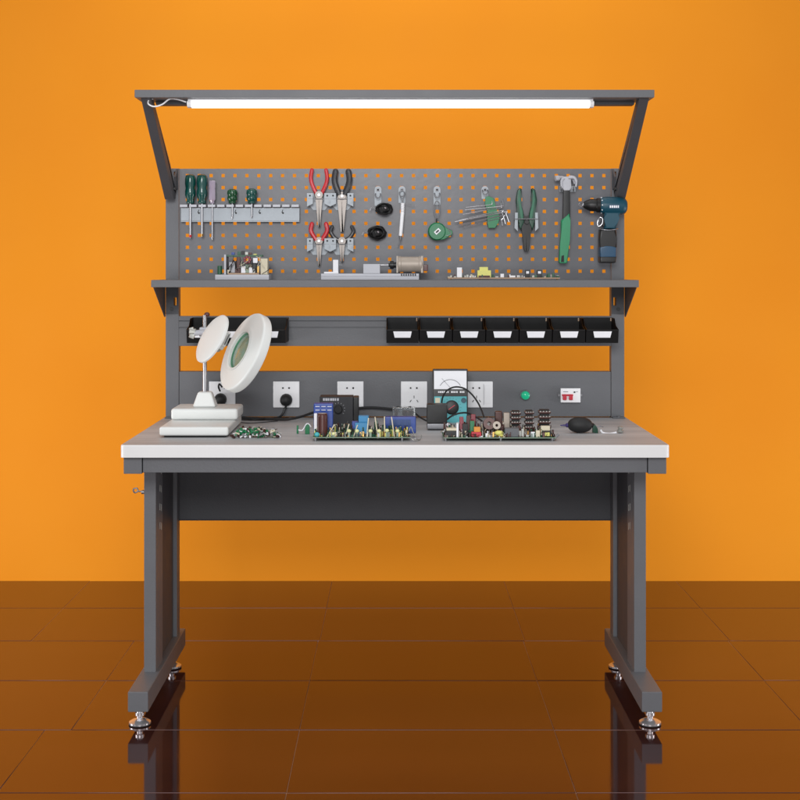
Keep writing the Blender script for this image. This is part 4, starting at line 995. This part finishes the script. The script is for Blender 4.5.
for (a,b_,top_,bot,dy) in ((511,521.2,410.5,429,.075),(525,534.3,410,429,.070),(539,551,409.3,427,.070)):
    xx0=at(a,0,Y+dy).x; xx1=at(b_,0,Y+dy).x; z0_=bz; z1_=at(0,top_,Y+dy).z; cx=(xx0+xx1)/2; hw_=(xx1-xx0)/2
    t=MB(); t.box(xx0+.004,xx1-.004,Y+dy+.006,Y+dy+.030,bz,z1_-.002); t.build('coil_core','dark',o)
    for i in range(5):
        za=z0_+(z1_-z0_)*(i+.1)/5; zc_=z0_+(z1_-z0_)*(i+.62)/5
        t=MB(); t.box(cx-hw_,cx+hw_,Y+dy,Y+dy+.036,za,zc_,.0022)
        for j in range(4): t.box(cx-hw_+hw_*2*(j+.25)/4,cx-hw_+hw_*2*(j+.75)/4,Y+dy-.0012,Y+dy-.0002,zc_-.0018,zc_+.0006,0,1)
        t.build('coil_winding',['coil','silverpart'],o)
C3('inductor',495,502.5,411.5,'coil',.08,.02,.003); C3('inductor',503.4,510,413,'motor',.085,.02,.003)
t=MB(); c=at(489,0,Y+.05); t.ring([(.006,0),(.0165,0),(.018,.006),(.018,.016),(.0165,.022),(.006,.022)],(c.x,Y+.06,at(0,425,Y+.05).z),(0,-1,.25),28,closed=True); t.build('toroid','coil',o)
t=MB(); c=at(496.5,0,Y+.04); t.ring([(.004,0),(.011,0),(.012,.005),(.012,.012),(.011,.016),(.004,.016)],(c.x,Y+.045,at(0,426,Y+.04).z),(0,-1,.2),24,closed=True); t.build('toroid','motor',o)
C3('ceramic_block',541,550,426,'cream',.030,.012); C3('relay',542.5,551,431,'black',.016,.014)
t=MB(); p=at(544.3,432.4,Y+.016); q=at(549.6,436,Y+.016); t.box(p.x,q.x,Y+.0150,Y+.0158,q.z,p.z,.0002); t.build('relay_label','yellow',o)
for a,b_,c_,mm in ((465.5,469,437,'card'),(479,483,436,'card'),(485.5,488,433.5,'card'),(489,492,435.5,'card'),(521.5,524,429,'silverpart'),(531,535,432,'card'),(536,540,430.5,'cream'),(526,529,435,'silverpart'),(492.5,494.5,432,'brass')):
    C3('component',a,b_,c_,mm,.010,.008,.0008)
t=MB(); t.cyl(at(553,440,Y+.01),at(558.5,434.5,Y+.02),.0035,seg=12); t.build('fuse','steel',o)
clutter(o,Y,bx0,bx1,.135,600,31,('coil','black','silverpart','cream','brown','coil','pcb','card','brass'),.026)
clutter(o,Y+.04,at(458,0,Y).x,at(540,0,Y).x,.09,90,32,('coil','black','brown','motor','coil'),.042,'tall_components')

# blower bulb
Yq=.28; c=at(580,425.5,Yq); k=K(Yq)
o=thing('blower_bulb',(c.x,Yq,TOP),'black rubber squeeze bulb lying on the table near the right upright','blower')
rb=8*k; zc_=TOP+rb+.0005; prof=[]
for i in range(15):
    a=math.pi*i/14; prof.append((max(0,rb*math.sin(a)**.85) if 0<i<14 else 0,(1-math.cos(a))*12.4*k))
t=MB(); t.ring(prof,(c.x-12.4*k,Yq,zc_),(1,0,0),32); t.build('bulb','rubber',o)
t=MB(); t.ring([(.006,0),(.0065,.006),(.003,.009),(.0016,.024),(.0012,.024)],(c.x-11.5*k,Yq,zc_-.001),(-1,0,-.02),16); t.build('nozzle','purple',o)
t=MB(); t.cyl((c.x+11.3*k,Yq,zc_-.001),(c.x+14*k,Yq,zc_-.002),.0075,.006,seg=16,bev=.001); t.build('end_valve','black',o)
o=thing('small_clamp',tuple(Vector((at(595.5,0,Yq).x,Yq,TOP))),'small dark green clip touching the end of the squeeze bulb','clip')
t=MB(); t.ppx([(592.5,432.5),(592.8,426),(595,424.5),(596.5,426.5),(598,429),(598.4,433.5)],Yq-.006,.012,.002); t.build('clip_body','pgreen',o)
t=MB(); t.tube([at(596,427,Yq),at(600,426,Yq),at(603.5,427,Yq)],.0016); t.build('lever','steel',o)
o=thing('jack_plug',tuple(Vector((at(612,0,Yq).x,Yq,TOP))),'white curved lead ending in a clear knob at the foot of the right upright','connector')
t=MB(); t.tube([at(600.5,429.8,Yq),at(603,432.8,Yq),at(610,433.6,Yq),at(616.5,432.4,Yq)],.0030,r_end=.0026); t.build('lead','card',o)
t=MB(); t.ring([(.004,0),(.009,.002),(.010,.008),(.006,.010),(.008,.014),(.008,.018),(.004,.020)],(at(620,0,Yq).x,Yq,TOP+.0005+.0),(0.1,0,1),12); t.build('knob','silverpart',o)

# ============================================================ LIGHT
wd=bpy.data.worlds.new('World'); sc.world=wd; wd.use_nodes=True
bg=wd.node_tree.nodes['Background']; bg.inputs['Color'].default_value=(.95,.97,1,1); bg.inputs['Strength'].default_value=.33
def area(name,loc,tgt,sx,sy,e,col=(1,1,1)):
    l=bpy.data.lights.new(name,'AREA'); l.shape='RECTANGLE'; l.size=sx; l.size_y=sy; l.energy=e; l.color=col
    o=bpy.data.objects.new(name,l); C.objects.link(o); o.location=loc
    o.rotation_euler=(Vector(tgt)-Vector(loc)).to_track_quat('-Z','Y').to_euler()
    return o
area('softbox_front',(-.3,-4.7,2.5),(0,.9,1.0),1.7,1.2,116)
area('softbox_left',(-3.3,-2.6,2.0),(0,.9,.9),1.8,2.2,12)
area('softbox_right',(3.3,-2.6,2.0),(0,.9,.9),1.8,2.2,9)
area('softbox_top',(0,-.8,3.9),(0,1.0,1.2),3.2,1.0,17)
area('wall_fill_left',(-2.3,.0,.5),(.3,WY,.15),.6,.9,19)  # unseen fill, added to brighten the wall from the left
area('wall_fill_top',(0,.75,3.2),(0,WY,.2),2.2,.4,8)  # added fill above the frame, lifts the middle of the wall
area('low_fill',(0,-4.3,.45),(0,1,.75),2.0,.5,24)  # added low fill, brightens the modesty panel and wall under the bench
area('wall_fill_right',(2.3,.0,.5),(-.3,WY,.15),.6,.9,16)  # matching added fill for the right side of the wall, out of view

# ============================================================ CAMERA
cam=bpy.data.cameras.new('camera'); co=bpy.data.objects.new('camera',cam); C.objects.link(co)
co.location=(0,CY,CH); co.rotation_euler=(R(90),0,0)
cam.sensor_width=36; cam.lens=36*F/800; cam.shift_x=(400-VX)/800; cam.shift_y=-(400-VY)/800
cam.clip_start=.05; cam.clip_end=100
sc.camera=co
for o in bpy.data.objects:
    if '_org' in o: del o['_org']
sc.view_settings.view_transform='Standard'; sc.view_settings.look='None'; sc.view_settings.exposure=0; sc.view_settings.gamma=1
